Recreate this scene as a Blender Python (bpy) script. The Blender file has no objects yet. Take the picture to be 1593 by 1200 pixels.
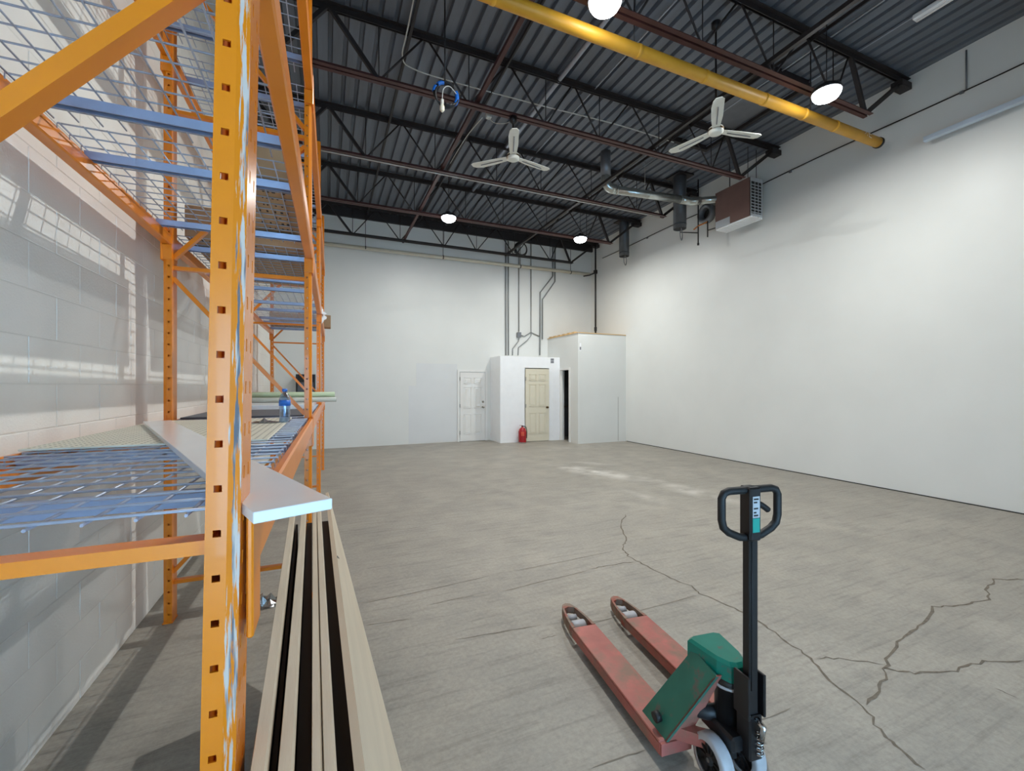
import bpy, bmesh, math, random
from mathutils import Vector, Matrix
random.seed(7)
S = bpy.context.scene
COL = S.collection
PI = math.pi

# ------------------------------------------------------------------ camera
YAW = math.radians(23.227)
cd = bpy.data.cameras.new('camera')
cam = bpy.data.objects.new('camera', cd)
COL.objects.link(cam)
cam.location = (0, 0, 1.55)
cam.rotation_euler = (PI / 2, 0, -YAW)
cd.sensor_width = 36.0
cd.lens = 36.0 * 671.47 / 1593.0
cd.shift_y = 0.85 / 1593.0
cd.clip_start = 0.02
S.camera = cam

# ------------------------------------------------------------------ world (daylight outside the entrance)
W = bpy.data.worlds.new('world'); S.world = W
W.use_nodes = True
bg = W.node_tree.nodes['Background']
bg.inputs[0].default_value = (0.48, 0.75, 1.0, 1)
bg.inputs[1].default_value = 12.0

# ------------------------------------------------------------------ exposure
S.view_settings.view_transform = 'Standard'
S.view_settings.look = 'None'
S.view_settings.exposure = 0.0
S.view_settings.gamma = 1.0
S.view_settings.use_curve_mapping = False
LAMP_POWER = 96.0

# ------------------------------------------------------------------ materials
def lin(c):
    return tuple(((v / 255.0) / 12.92 if v / 255.0 <= 0.04045 else ((v / 255.0 + 0.055) / 1.055) ** 2.4) for v in c) + (1,)

def mat(name, rgb, rough=0.6, metal=0.0, var=0.12, scale=6.0, bump=0.0, bscale=80.0, spec=0.5, stretch=None,
        second=None, thresh=(0.55, 0.65), sscale=5.0, trans=0.0, coat=0.0, emis=None, estr=0.0, sstretch=None):
    m = bpy.data.materials.new(name); m.use_nodes = True
    nt = m.node_tree; N = nt.nodes; L = nt.links
    b = N['Principled BSDF']
    b.inputs['Roughness'].default_value = rough
    b.inputs['Metallic'].default_value = metal
    b.inputs['Specular IOR Level'].default_value = spec
    if coat: b.inputs['Coat Weight'].default_value = coat
    if trans: b.inputs['Transmission Weight'].default_value = trans
    if emis:
        b.inputs['Emission Color'].default_value = lin(emis); b.inputs['Emission Strength'].default_value = estr
    c = lin(rgb)
    tc = N.new('ShaderNodeTexCoord')
    vec = tc.outputs['Object']
    if stretch:
        mp = N.new('ShaderNodeMapping'); mp.inputs['Scale'].default_value = stretch
        L.new(vec, mp.inputs['Vector']); v1 = mp.outputs['Vector']
    else: v1 = vec
    nz = N.new('ShaderNodeTexNoise'); nz.inputs['Scale'].default_value = scale; nz.inputs['Detail'].default_value = 5
    L.new(v1, nz.inputs['Vector'])
    cr = N.new('ShaderNodeValToRGB')
    lo = tuple(max(0, x * (1 - var)) for x in c[:3]) + (1,)
    hi = tuple(min(1, x * (1 + var)) for x in c[:3]) + (1,)
    cr.color_ramp.elements[0].color = lo; cr.color_ramp.elements[0].position = 0.3
    cr.color_ramp.elements[1].color = hi; cr.color_ramp.elements[1].position = 0.7
    L.new(nz.outputs['Fac'], cr.inputs['Fac'])
    out = cr.outputs['Color']
    if second:
        if sstretch:
            mp2 = N.new('ShaderNodeMapping'); mp2.inputs['Scale'].default_value = sstretch
            L.new(vec, mp2.inputs['Vector']); v2 = mp2.outputs['Vector']
        else: v2 = vec
        n2 = N.new('ShaderNodeTexNoise'); n2.inputs['Scale'].default_value = sscale; n2.inputs['Detail'].default_value = 8
        n2.inputs['Roughness'].default_value = 0.65
        L.new(v2, n2.inputs['Vector'])
        r2 = N.new('ShaderNodeValToRGB')
        r2.color_ramp.elements[0].position = thresh[0]; r2.color_ramp.elements[1].position = thresh[1]
        L.new(n2.outputs['Fac'], r2.inputs['Fac'])
        mx = N.new('ShaderNodeMix'); mx.data_type = 'RGBA'
        L.new(r2.outputs['Color'], mx.inputs['Factor'])
        L.new(out, mx.inputs['A']); mx.inputs['B'].default_value = lin(second)
        out = mx.outputs['Result']
    L.new(out, b.inputs['Base Color'])
    if bump:
        n3 = N.new('ShaderNodeTexNoise'); n3.inputs['Scale'].default_value = bscale; n3.inputs['Detail'].default_value = 4
        L.new(v1, n3.inputs['Vector'])
        bp = N.new('ShaderNodeBump'); bp.inputs['Strength'].default_value = bump; bp.inputs['Distance'].default_value = 0.005
        L.new(n3.outputs['Fac'], bp.inputs['Height']); L.new(bp.outputs['Normal'], b.inputs['Normal'])
    return m

M = {}
M['wall'] = mat('painted drywall', (226, 227, 223), 0.42, var=0.025, scale=1.2, bump=0.06, bscale=6, spec=0.4)
M['block'] = mat('painted block', (238, 236, 230), 0.55, var=0.03, scale=3, bump=0.35, bscale=90)
M['mortar'] = mat('painted mortar', (228, 226, 220), 0.7, var=0.03, bump=0.3)
M['patch'] = mat('patched paint', (221, 223, 223), 0.5, var=0.02, scale=1.5)
M['deck'] = mat('dark painted deck', (100, 106, 115), 0.5, var=0.12, scale=1.0, stretch=(6, 0.5, 1), metal=0.0, spec=0.5)
M['joist'] = mat('dark red joist', (70, 38, 36), 0.5, var=0.25, scale=5)
M['joistblack'] = mat('black joist', (38, 34, 35), 0.55, var=0.25, scale=5)
M['orange'] = mat('orange enamel', (234, 132, 20), 0.3, var=0.06, scale=4, spec=0.5, coat=0.15)
M['steel'] = mat('galvanised', (165, 172, 184), 0.35, metal=0.75, var=0.1, scale=12)
M['wire'] = mat('zinc wire', (176, 184, 200), 0.35, metal=0.35, var=0.08, scale=20)
M['channel'] = mat('zinc channel', (150, 162, 188), 0.35, metal=0.35, var=0.08, scale=8)
M['duct'] = mat('duct steel', (190, 194, 190), 0.28, metal=0.9, var=0.12, scale=9)
M['flue'] = mat('dark flue', (86, 90, 95), 0.4, metal=0.6, var=0.15, scale=5)
M['yellowpipe'] = mat('yellow pipe', (214, 158, 46), 0.45, var=0.1, scale=4, second=(120, 88, 40), thresh=(0.70, 0.74), sscale=9)
M['whitepaint'] = mat('white gloss', (246, 247, 248), 0.35, var=0.02)
M['fan'] = mat('fan white', (226, 226, 216), 0.4, var=0.03)
M['cream'] = mat('cream door paint', (222, 215, 194), 0.45, var=0.02)
M['creampipe'] = mat('cream pipe', (206, 200, 182), 0.5, var=0.05)
M['doorwhite'] = mat('white door paint', (232, 231, 227), 0.4, var=0.02)
M['conduit'] = mat('conduit', (140, 143, 142), 0.4, metal=0.5, var=0.08)
M['black'] = mat('black paint', (24, 24, 26), 0.38, var=0.2, scale=10, spec=0.5)
M['rubberblack'] = mat('black rubber', (20, 20, 21), 0.6, var=0.2)
M['melamine'] = mat('white melamine', (232, 233, 235), 0.18, var=0.02, spec=0.6)
M['pegsheet'] = mat('cream sheet', (222, 220, 204), 0.5, var=0.03)
M['hole'] = mat('dark hole', (96, 94, 88), 0.8, var=0.05)
M['cardboard'] = mat('cardboard', (178, 146, 110), 0.75, var=0.07, scale=8)
M['print'] = mat('black print', (32, 28, 26), 0.7, var=0.05)
M['board'] = mat('raw board edge', (204, 190, 168), 0.65, var=0.09, scale=5, stretch=(8, 0.7, 8), bump=0.1, bscale=60)
M['boardface'] = mat('raw board face', (206, 190, 166), 0.6, var=0.06, scale=3, stretch=(4, 0.6, 4))
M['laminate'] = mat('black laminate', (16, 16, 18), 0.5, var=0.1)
M['redfork'] = mat('worn red', (172, 96, 86), 0.5, var=0.18, scale=7, second=(132, 102, 86), thresh=(0.46, 0.66), sscale=6.5)
M['rust'] = mat('rusty brown', (128, 108, 92), 0.6, var=0.25, scale=14, second=(150, 62, 44), thresh=(0.5, 0.6), sscale=8)
M['green'] = mat('worn teal', (44, 106, 90), 0.4, var=0.15, scale=8, second=(96, 92, 84), thresh=(0.56, 0.63), sscale=9)
M['greenclean'] = mat('teal cap', (8, 116, 100), 0.32, var=0.12, scale=8, second=(86, 92, 82), thresh=(0.58, 0.63), sscale=14)
M['wheelgrey'] = mat('grey tyre', (176, 176, 180), 0.55, var=0.1, scale=20)
M['wheelhub'] = mat('dark hub', (44, 46, 50), 0.45, metal=0.3, var=0.2)
M['chrome'] = mat('bright steel', (190, 190, 190), 0.2, metal=1.0, var=0.05)
M['teal'] = mat('teal sticker', (30, 150, 136), 0.4, var=0.05)
M['red'] = mat('red enamel', (168, 14, 28), 0.25, var=0.08, coat=0.3)
M['sticker'] = mat('orange label', (214, 84, 60), 0.5, var=0.1)
M['brass'] = mat('dark brass', (92, 74, 48), 0.35, metal=0.8, var=0.1)
M['nickel'] = mat('nickel', (170, 168, 160), 0.25, metal=0.9, var=0.05)
M['brown'] = mat('brown panel', (120, 92, 84), 0.6, var=0.08, scale=4)
M['heater'] = mat('heater grey', (196, 200, 204), 0.4, metal=0.3, var=0.05)
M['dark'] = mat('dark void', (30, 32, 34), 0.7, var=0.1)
M['plywood'] = mat('bare lumber', (206, 172, 124), 0.65, var=0.12, scale=6)
M['copper'] = mat('orange pipe', (200, 120, 50), 0.45, var=0.1)
M['cable'] = mat('pale cable', (196, 196, 190), 0.5, var=0.05)
M['bluetape'] = mat('blue tape', (24, 104, 196), 0.4, var=0.1)
M['bulb'] = mat('bulb glass', (232, 226, 204), 0.3, var=0.03)
M['greenroll'] = mat('pale green roll', (190, 204, 168), 0.5, var=0.06)
M['greyroll'] = mat('pale grey board', (196, 198, 188), 0.5, var=0.06)
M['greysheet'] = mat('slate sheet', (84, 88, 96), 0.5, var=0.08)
M['notice'] = mat('notice paper', (176, 178, 182), 0.6, var=0.06)
M['noticeb'] = mat('notice print', (120, 122, 128), 0.6, var=0.06)
M['crack'] = mat('crack', (112, 103, 91), 0.9, var=0.25, scale=30)
M['scratch'] = mat('scratch', (122, 114, 102), 0.9, var=0.25, scale=14)
M['lens'] = mat('lamp lens', (255, 255, 255), 0.5, emis=(250, 252, 255), estr=30.0)
M['lamphouse'] = mat('lamp housing', (50, 52, 56), 0.4, metal=0.4)
M['grey'] = mat('grey metal', (128, 132, 138), 0.4, metal=0.5, var=0.08)
M['railpaint'] = mat('pale rail', (196, 210, 224), 0.35, metal=0.2, var=0.04)
M['topband'] = mat('dark ledger', (40, 38, 40), 0.6)

def wear_mat():
    # orange enamel rubbed to primer and bare metal along the corner of the near column (a fixed chipped shape)
    m = mat('orange enamel chipped', (234, 132, 20), 0.26, var=0.06, scale=4, coat=0.2)
    nt = m.node_tree; N = nt.nodes; L = nt.links; b = N['Principled BSDF']
    base = b.inputs['Base Color'].links[0].from_socket
    tc = N.new('ShaderNodeTexCoord'); sp = N.new('ShaderNodeSeparateXYZ'); L.new(tc.outputs['Object'], sp.inputs[0])
    mp = N.new('ShaderNodeMapping'); mp.inputs['Scale'].default_value = (150, 150, 9); L.new(tc.outputs['Object'], mp.inputs['Vector'])
    nz = N.new('ShaderNodeTexNoise'); nz.inputs['Scale'].default_value = 1.0; nz.inputs['Detail'].default_value = 9
    nz.inputs['Roughness'].default_value = 0.62
    L.new(mp.outputs['Vector'], nz.inputs['Vector'])
    mr = N.new('ShaderNodeMapRange'); mr.inputs['From Min'].default_value = -0.024; mr.inputs['From Max'].default_value = -0.008
    mr.inputs['To Min'].default_value = -0.22; mr.inputs['To Max'].default_value = 0.04
    L.new(sp.outputs['X'], mr.inputs['Value'])
    # side face (y>0.012) carries little wear
    mr2 = N.new('ShaderNodeMapRange'); mr2.inputs['From Min'].default_value = 0.008; mr2.inputs['From Max'].default_value = 0.02
    mr2.inputs['To Min'].default_value = 0.0; mr2.inputs['To Max'].default_value = -0.2
    L.new(sp.outputs['Y'], mr2.inputs['Value'])
    ad = N.new('ShaderNodeMath'); ad.operation = 'ADD'; L.new(nz.outputs['Fac'], ad.inputs[0]); L.new(mr.outputs[0], ad.inputs[1])
    ad2 = N.new('ShaderNodeMath'); ad2.operation = 'ADD'; L.new(ad.outputs[0], ad2.inputs[0]); L.new(mr2.outputs[0], ad2.inputs[1])
    r = N.new('ShaderNodeValToRGB')
    r.color_ramp.elements[0].position = 0.50; r.color_ramp.elements[0].color = (0, 0, 0, 1)
    r.color_ramp.elements[1].position = 0.54; r.color_ramp.elements[1].color = (1, 1, 1, 1)
    L.new(ad2.outputs[0], r.inputs['Fac'])
    mp3 = N.new('ShaderNodeMapping'); mp3.inputs['Scale'].default_value = (90, 90, 7); mp3.inputs['Location'].default_value = (3, 1, 5)
    L.new(tc.outputs['Object'], mp3.inputs['Vector'])
    n3 = N.new('ShaderNodeTexNoise'); n3.inputs['Scale'].default_value = 1.0; n3.inputs['Detail'].default_value = 5
    L.new(mp3.outputs['Vector'], n3.inputs['Vector'])
    r3 = N.new('ShaderNodeValToRGB')
    r3.color_ramp.elements[0].position = 0.50; r3.color_ramp.elements[0].color = lin((210, 194, 182))
    r3.color_ramp.elements[1].position = 0.62; r3.color_ramp.elements[1].color = lin((100, 102, 110))
    L.new(n3.outputs['Fac'], r3.inputs['Fac'])
    mx = N.new('ShaderNodeMix'); mx.data_type = 'RGBA'
    L.new(r.outputs['Color'], mx.inputs['Factor']); L.new(base, mx.inputs['A']); L.new(r3.outputs['Color'], mx.inputs['B'])
    L.new(mx.outputs['Result'], b.inputs['Base Color'])
    rr_ = N.new('ShaderNodeMapRange'); rr_.inputs['To Min'].default_value = 0.26; rr_.inputs['To Max'].default_value = 0.6
    L.new(r.outputs['Color'], rr_.inputs['Value']); L.new(rr_.outputs[0], b.inputs['Roughness'])
    cw_ = N.new('ShaderNodeMapRange'); cw_.inputs['To Min'].default_value = 0.2; cw_.inputs['To Max'].default_value = 0.0
    L.new(r.outputs['Color'], cw_.inputs['Value']); L.new(cw_.outputs[0], b.inputs['Coat Weight'])
    return m
M['orangeworn'] = wear_mat()

def floor_mat():
    m = mat('concrete floor', (164, 158, 147), 0.5, var=0.09, scale=0.9, bump=0.12, bscale=40, spec=0.35,
            second=(151, 146, 137), thresh=(0.40, 0.64), sscale=2.4)
    nt = m.node_tree; N = nt.nodes; L = nt.links; b = N['Principled BSDF']
    base = b.inputs['Base Color'].links[0].from_socket
    tc = N.new('ShaderNodeTexCoord')
    # fine sweeping trowel streaks
    mp = N.new('ShaderNodeMapping'); mp.inputs['Scale'].default_value = (1.2, 14, 1); mp.inputs['Rotation'].default_value = (0, 0, 0.12)
    L.new(tc.outputs['Object'], mp.inputs['Vector'])
    nz = N.new('ShaderNodeTexNoise'); nz.inputs['Scale'].default_value = 1.6; nz.inputs['Detail'].default_value = 9; nz.inputs['Roughness'].default_value = 0.7
    L.new(mp.outputs['Vector'], nz.inputs['Vector'])
    r = N.new('ShaderNodeValToRGB'); r.color_ramp.elements[0].position = 0.28; r.color_ramp.elements[0].color = (0.62, 0.62, 0.62, 1)
    r.color_ramp.elements[1].position = 0.5; r.color_ramp.elements[1].color = (1, 1, 1, 1)
    L.new(nz.outputs['Fac'], r.inputs['Fac'])
    mx = N.new('ShaderNodeMix'); mx.data_type = 'RGBA'; mx.blend_type = 'MULTIPLY'; mx.inputs['Factor'].default_value = 0.8
    L.new(base, mx.inputs['A']); L.new(r.outputs['Color'], mx.inputs['B'])
    # fine speckle
    n4 = N.new('ShaderNodeTexNoise'); n4.inputs['Scale'].default_value = 38; n4.inputs['Detail'].default_value = 6; n4.inputs['Roughness'].default_value = 0.75
    L.new(tc.outputs['Object'], n4.inputs['Vector'])
    r4 = N.new('ShaderNodeValToRGB'); r4.color_ramp.elements[0].position = 0.3; r4.color_ramp.elements[0].color = (0.78, 0.78, 0.78, 1)
    r4.color_ramp.elements[1].position = 0.62; r4.color_ramp.elements[1].color = (1.06, 1.06, 1.06, 1)
    L.new(n4.outputs['Fac'], r4.inputs['Fac'])
    m4 = N.new('ShaderNodeMix'); m4.data_type = 'RGBA'; m4.blend_type = 'MULTIPLY'; m4.inputs['Factor'].default_value = 0.9
    L.new(mx.outputs['Result'], m4.inputs['A']); L.new(r4.outputs['Color'], m4.inputs['B'])
    out = m4.outputs['Result']
    # dusty plaster trails swept across the slab
    for (x0, y0, x1, y1, w, k) in ((4.0, 7.5, 4.9, 5.6, 0.40, 0.95), (4.9, 5.7, 5.0, 3.9, 0.30, 0.6), (4.5, 7.6, 5.3, 7.0, 0.2, 0.55), (4.0, 5.4, 4.2, 4.2, 0.16, 0.4), (4.3, 9.2, 6.8, 9.5, 0.35, 0.25)):
        dx, dy = x1 - x0, y1 - y0; ln = math.hypot(dx, dy); ang = math.atan2(dy, dx)
        mp = N.new('ShaderNodeMapping'); mp.vector_type = 'TEXTURE'
        mp.inputs['Location'].default_value = ((x0 + x1) / 2, (y0 + y1) / 2, 0)
        mp.inputs['Rotation'].default_value = (0, 0, ang); mp.inputs['Scale'].default_value = (ln / 2 * 1.3, w, 1)
        L.new(tc.outputs['Object'], mp.inputs['Vector'])
        ln_ = N.new('ShaderNodeVectorMath'); ln_.operation = 'LENGTH'; L.new(mp.outputs['Vector'], ln_.inputs[0])
        mr = N.new('ShaderNodeMapRange'); mr.inputs['From Min'].default_value = 1.0; mr.inputs['From Max'].default_value = 0.2
        L.new(ln_.outputs['Value'], mr.inputs['Value'])
        n5 = N.new('ShaderNodeTexNoise'); n5.inputs['Scale'].default_value = 3.2; n5.inputs['Detail'].default_value = 7
        L.new(tc.outputs['Object'], n5.inputs['Vector'])
        r5 = N.new('ShaderNodeMapRange'); r5.inputs['From Min'].default_value = 0.36; r5.inputs['From Max'].default_value = 0.66
        L.new(n5.outputs['Fac'], r5.inputs['Value'])
        mu = N.new('ShaderNodeMath'); mu.operation = 'MULTIPLY'; L.new(mr.outputs[0], mu.inputs[0]); L.new(r5.outputs[0], mu.inputs[1])
        mu2 = N.new('ShaderNodeMath'); mu2.operation = 'MULTIPLY'; L.new(mu.outputs[0], mu2.inputs[0]); mu2.inputs[1].default_value = k
        mm = N.new('ShaderNodeMix'); mm.data_type = 'RGBA'
        L.new(mu2.outputs[0], mm.inputs['Factor']); L.new(out, mm.inputs['A']); mm.inputs['B'].default_value = lin((216, 212, 204))
        out = mm.outputs['Result']
    L.new(out, b.inputs['Base Color'])
    return m
M['floor'] = floor_mat()

def glass_mat(name, rgb, rough=0.05, alpha_mix=0.75):
    m = bpy.data.materials.new(name); m.use_nodes = True
    N = m.node_tree.nodes; L = m.node_tree.links
    N.remove(N['Principled BSDF'])
    t = N.new('ShaderNodeBsdfTransparent'); t.inputs[0].default_value = lin(rgb)
    g = N.new('ShaderNodeBsdfGlossy'); g.inputs['Roughness'].default_value = rough
    mx = N.new('ShaderNodeMixShader'); mx.inputs[0].default_value = 1 - alpha_mix
    fr = N.new('ShaderNodeLayerWeight'); fr.inputs[0].default_value = 0.3
    mr = N.new('ShaderNodeMapRange'); mr.inputs['To Min'].default_value = 1 - alpha_mix; mr.inputs['To Max'].default_value = 0.8
    L.new(fr.outputs['Facing'], mr.inputs['Value']); L.new(mr.outputs[0], mx.inputs[0])
    L.new(t.outputs[0], mx.inputs[1]); L.new(g.outputs[0], mx.inputs[2])
    L.new(mx.outputs[0], N['Material Output'].inputs[0])
    return m
M['glass'] = glass_mat('window glass', (240, 246, 250), 0.02, 0.95)
M['bottle'] = glass_mat('clear bottle', (188, 214, 240), 0.1, 0.85)
M['film'] = glass_mat('clear film', (226, 228, 232), 0.25, 0.6)
M['bottlelabel'] = mat('blue label', (40, 110, 200), 0.4)

# ------------------------------------------------------------------ mesh builders
class MB:
    def __init__(s): s.v = []; s.f = []; s.sm = []
    def add(s, vs, fs, smooth=False):
        o = len(s.v); s.v += [tuple(p) for p in vs]
        for f in fs: s.f.append(tuple(i + o for i in f)); s.sm.append(smooth)
        return s
    def box(s, x0, x1, y0, y1, z0, z1):
        vs = [(x, y, z) for z in (z0, z1) for y in (y0, y1) for x in (x0, x1)]
        return s.add(vs, [(0, 2, 3, 1), (4, 5, 7, 6), (0, 1, 5, 4), (2, 6, 7, 3), (0, 4, 6, 2), (1, 3, 7, 5)])
    def cbox(s, x0, x1, y0, y1, z0, z1, b):
        # box with all edges chamfered
        vs = []; idx = {}
        for ix, x in enumerate((x0, x1)):
            for iy, y in enumerate((y0, y1)):
                for iz, z in enumerate((z0, z1)):
                    sx, sy, sz = (1 if ix == 0 else -1), (1 if iy == 0 else -1), (1 if iz == 0 else -1)
                    for a in range(3):
                        p = [x, y, z]
                        for k, sg in enumerate((sx, sy, sz)):
                            if k != a: p[k] += sg * b
                        idx[(ix, iy, iz, a)] = len(vs); vs.append(p)
        bm = bmesh.new(); bv = [bm.verts.new(p) for p in vs]
        r = bmesh.ops.convex_hull(bm, input=bv)
        bmesh.ops.dissolve_limit(bm, angle_limit=0.01, verts=bm.verts, edges=bm.edges)
        bm.verts.index_update()
        s.add([v.co[:] for v in bm.verts], [[v.index for v in f.verts] for f in bm.faces]); bm.free()
        return s
    def bar(s, p, q, w, h, up=(0, 0, 1)):
        p, q = Vector(p), Vector(q); d = (q - p).normalized(); u = Vector(up)
        if abs(d.dot(u)) > 0.98: u = Vector((0, 1, 0))
        a = d.cross(u).normalized(); c = a.cross(d).normalized()
        vs = [e + a * i * w / 2 + c * j * h / 2 for e in (p, q) for (i, j) in ((-1, -1), (1, -1), (1, 1), (-1, 1))]
        return s.add(vs, [(3, 2, 1, 0), (4, 5, 6, 7), (0, 1, 5, 4), (1, 2, 6, 5), (2, 3, 7, 6), (3, 0, 4, 7)])
    def tube(s, pts, r, n=10, closed=False, cap=True):
        pts = [Vector(p) for p in pts]; m = len(pts)
        rs = r if isinstance(r, (list, tuple)) else [r] * m
        prev = None; rings = []
        for i, p in enumerate(pts):
            if closed: d = (pts[(i + 1) % m] - pts[i - 1])
            else: d = (pts[min(i + 1, m - 1)] - pts[max(i - 1, 0)])
            d.normalize()
            if prev is None:
                a = d.orthogonal().normalized()
            else:
                a = (prev - d * prev.dot(d)).normalized()
            prev = a; b = d.cross(a)
            rings.append([p + (a * math.cos(t) + b * math.sin(t)) * rs[i] for t in [2 * PI * k / n for k in range(n)]])
        vs = [v for r_ in rings for v in r_]; fs = []
        for i in range(m if closed else m - 1):
            j = (i + 1) % m
            for k in range(n): fs.append((i * n + k, i * n + (k + 1) % n, j * n + (k + 1) % n, j * n + k))
        s.add(vs, fs, True)
        if cap and not closed:
            o = len(s.v) - m * n
            s.f.append(tuple(o + k for k in range(n))[::-1]); s.sm.append(False)
            s.f.append(tuple(o + (m - 1) * n + k for k in range(n))); s.sm.append(False)
        return s
    def lathe(s, prof, n=20, axis='z', c=(0, 0, 0)):
        vs = []; m = len(prof)
        for (r, z) in prof:
            for k in range(n):
                t = 2 * PI * k / n; a, b = r * math.cos(t), r * math.sin(t)
                p = {'z': (a, b, z), 'x': (z, a, b), 'y': (b, z, a)}[axis]
                vs.append((p[0] + c[0], p[1] + c[1], p[2] + c[2]))
        fs = []
        for i in range(m - 1):
            for k in range(n): fs.append((i * n + k, i * n + (k + 1) % n, (i + 1) * n + (k + 1) % n, (i + 1) * n + k))
        s.add(vs, fs, True)
        return s
    def prism(s, poly, a0, a1, plane='xz'):
        # polygon extruded along the remaining axis
        n = len(poly)
        def P(u, v, a): return {'xz': (u, a, v), 'xy': (u, v, a), 'yz': (a, u, v)}[plane]
        vs = [P(u, v, a0) for u, v in poly] + [P(u, v, a1) for u, v in poly]
        fs = [tuple(range(n)), tuple(range(2 * n - 1, n - 1, -1))]
        for i in range(n): fs.append((i, (i + 1) % n + 0, (i + 1) % n + n, i + n))
        return s.add(vs, fs)
    def build(s, name, m, parent=None, fix=True):
        me = bpy.data.meshes.new(name)
        me.from_pydata(s.v, [], s.f)
        for p, sm in zip(me.polygons, s.sm): p.use_smooth = sm
        if fix:
            bm = bmesh.new(); bm.from_mesh(me); bmesh.ops.recalc_face_normals(bm, faces=bm.faces); bm.to_mesh(me); bm.free()
        me.materials.append(M[m] if isinstance(m, str) else m)
        return link(name, me, parent)

def link(name, me, parent=None):
    o = bpy.data.objects.new(name, me); COL.objects.link(o)
    if parent: o.parent = parent
    return o
def tag(o, label, cat, group=None):
    o['label'] = label; o['category'] = cat
    if group: o['group'] = group
    return o
def thing(name, label, cat, loc=(0, 0, 0), rz=0, group=None):
    o = link(name, None); o.location = loc; o.rotation_euler = (0, 0, rz)
    return tag(o, label, cat, group)
def struct(o):
    o['kind'] = 'structure'; return o
def copy_tree(o, parent=None):
    c = o.copy(); COL.objects.link(c); c.parent = parent
    for ch in list(o.children): copy_tree(ch, c)
    return c
def bez(pts, n=6):
    # smooth polyline through points (Catmull-Rom)
    P = [Vector(p) for p in pts]; out = []
    for i in range(len(P) - 1):
        a, b, c, d = P[max(i - 1, 0)], P[i], P[i + 1], P[min(i + 2, len(P) - 1)]
        for k in range(n):
            t = k / n
            out.append(0.5 * ((2 * b) + (c - a) * t + (2 * a - 5 * b + 4 * c - d) * t * t + (3 * b - a - 3 * c + d) * t ** 3))
    out.append(P[-1]); return out

# ------------------------------------------------------------------ room shell
XL, XR, YB, YF, ZC = -1.12, 7.75, 11.63, -2.6, 6.03
fl = struct(MB().box(XL - 0.3, XR + 0.3, YF - 0.3, YB + 0.3, -0.15, 0.0).build('floor', 'floor'))
wr = struct(MB().box(XR, XR + 0.2, YF - 0.3, YB + 0.3, 0, 6.2).build('wall_right', 'wall'))
MB().box(XR - 0.016, XR, YF, YB, 0.012, 5.44).build('drywall_lining', 'wall', wr)
wb = struct(MB().box(XL - 0.3, XR + 0.2, YB, YB + 0.2, 0, 6.2).build('wall_back', 'wall'))
MB().box(2.2, 3.33, YB - 0.004, YB, 0.02, 2.16).build('paint_patch', 'patch', wb)
MB().box(2.0, 2.25, YB - 0.003, YB, 0.02, 1.55).build('paint_patch', 'patch', wb)
struct(MB().box(XL - 0.1, XR, YB - 0.07, YB, 5.80, 6.03).build('top_band', 'topband'))  # dark strip along the top of the back wall
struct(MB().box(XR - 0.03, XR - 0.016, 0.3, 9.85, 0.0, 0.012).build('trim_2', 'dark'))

# front wall behind the camera, with the glazed entrance that lets the daylight in
wf = MB()
wf.box(XL - 0.3, -1.0, YF - 0.2, YF, 0, 6.2).box(3.0, XR + 0.2, YF - 0.2, YF, 0, 6.2).box(-1.0, 3.0, YF - 0.2, YF, 2.25, 6.2)
struct(wf.build('wall_front', 'wall'))
w1 = struct(link('window_1', None)); w1.location = (0, YF - 0.1, 0)
fr = MB(); fr.box(-1.0, 3.0, -0.03, 0.03, 0, 0.08).box(-1.0, 3.0, -0.03, 0.03, 2.17, 2.25)
for x in (-1.0, -0.06, 0.70, 1.45, 2.2, 2.95): fr.box(x, x + 0.05, -0.03, 0.03, 0.08, 2.17)
fr.build('window_frame', 'grey', w1)
for x0, x1 in ((-0.95, -0.06), (-0.01, 0.70), (0.75, 1.45), (1.50, 2.2), (2.25, 2.95)):
    MB().box(x0, x1, -0.004, 0.004, 0.08, 2.17).build('pane', 'glass', w1)

# left wall of painted blocks
wl = struct(MB().box(XL - 0.3, XL - 0.0022, YF - 0.3, YB + 0.3, 0, 6.2).build('wall_left', 'mortar'))
BH, BL, J = 0.195, 0.40, 0.005
def block_mb(y0, y1, z0, z1, mb=None):
    mb = mb or MB(); c = 0.0016; x0, x1 = -0.03, 0.0
    vs = [(x0, y0, z0), (x0, y1, z0), (x0, y1, z1), (x0, y0, z1), (x1 - c, y0, z0), (x1 - c, y1, z0), (x1 - c, y1, z1), (x1 - c, y0, z1),
          (x1, y0 + c, z0 + c), (x1, y1 - c, z0 + c), (x1, y1 - c, z1 - c), (x1, y0 + c, z1 - c)]
    fs = [(0, 4, 5, 1), (1, 5, 6, 2), (2, 6, 7, 3), (3, 7, 4, 0), (4, 8, 9, 5), (5, 9, 10, 6), (6, 10, 11, 7), (7, 11, 8, 4), (8, 11, 10, 9)]
    return mb.add(vs, fs)
blocks = []
for r in range(31):
    z = r * BH; off = 0.2 if r % 2 else 0.0
    for k in range(-8, 31):
        y = k * BL + off
        if y + BL < YF or y > YB: continue
        yc, zc = y + 0.2, z + 0.1
        d = XL * math.sin(YAW) + yc * math.cos(YAW); l = XL * math.cos(YAW) - yc * math.sin(YAW)
        vis = d > 0.3 and abs(l / d) < 1.22 and abs(zc - 1.55) / max(d, .1) < 0.93
        size = (1.12 / (d * d * d)) if vis else -yc * 0.001 - 1
        blocks.append((size, y, z))
blocks.sort(reverse=True)
bme = None; rest = MB()
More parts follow.
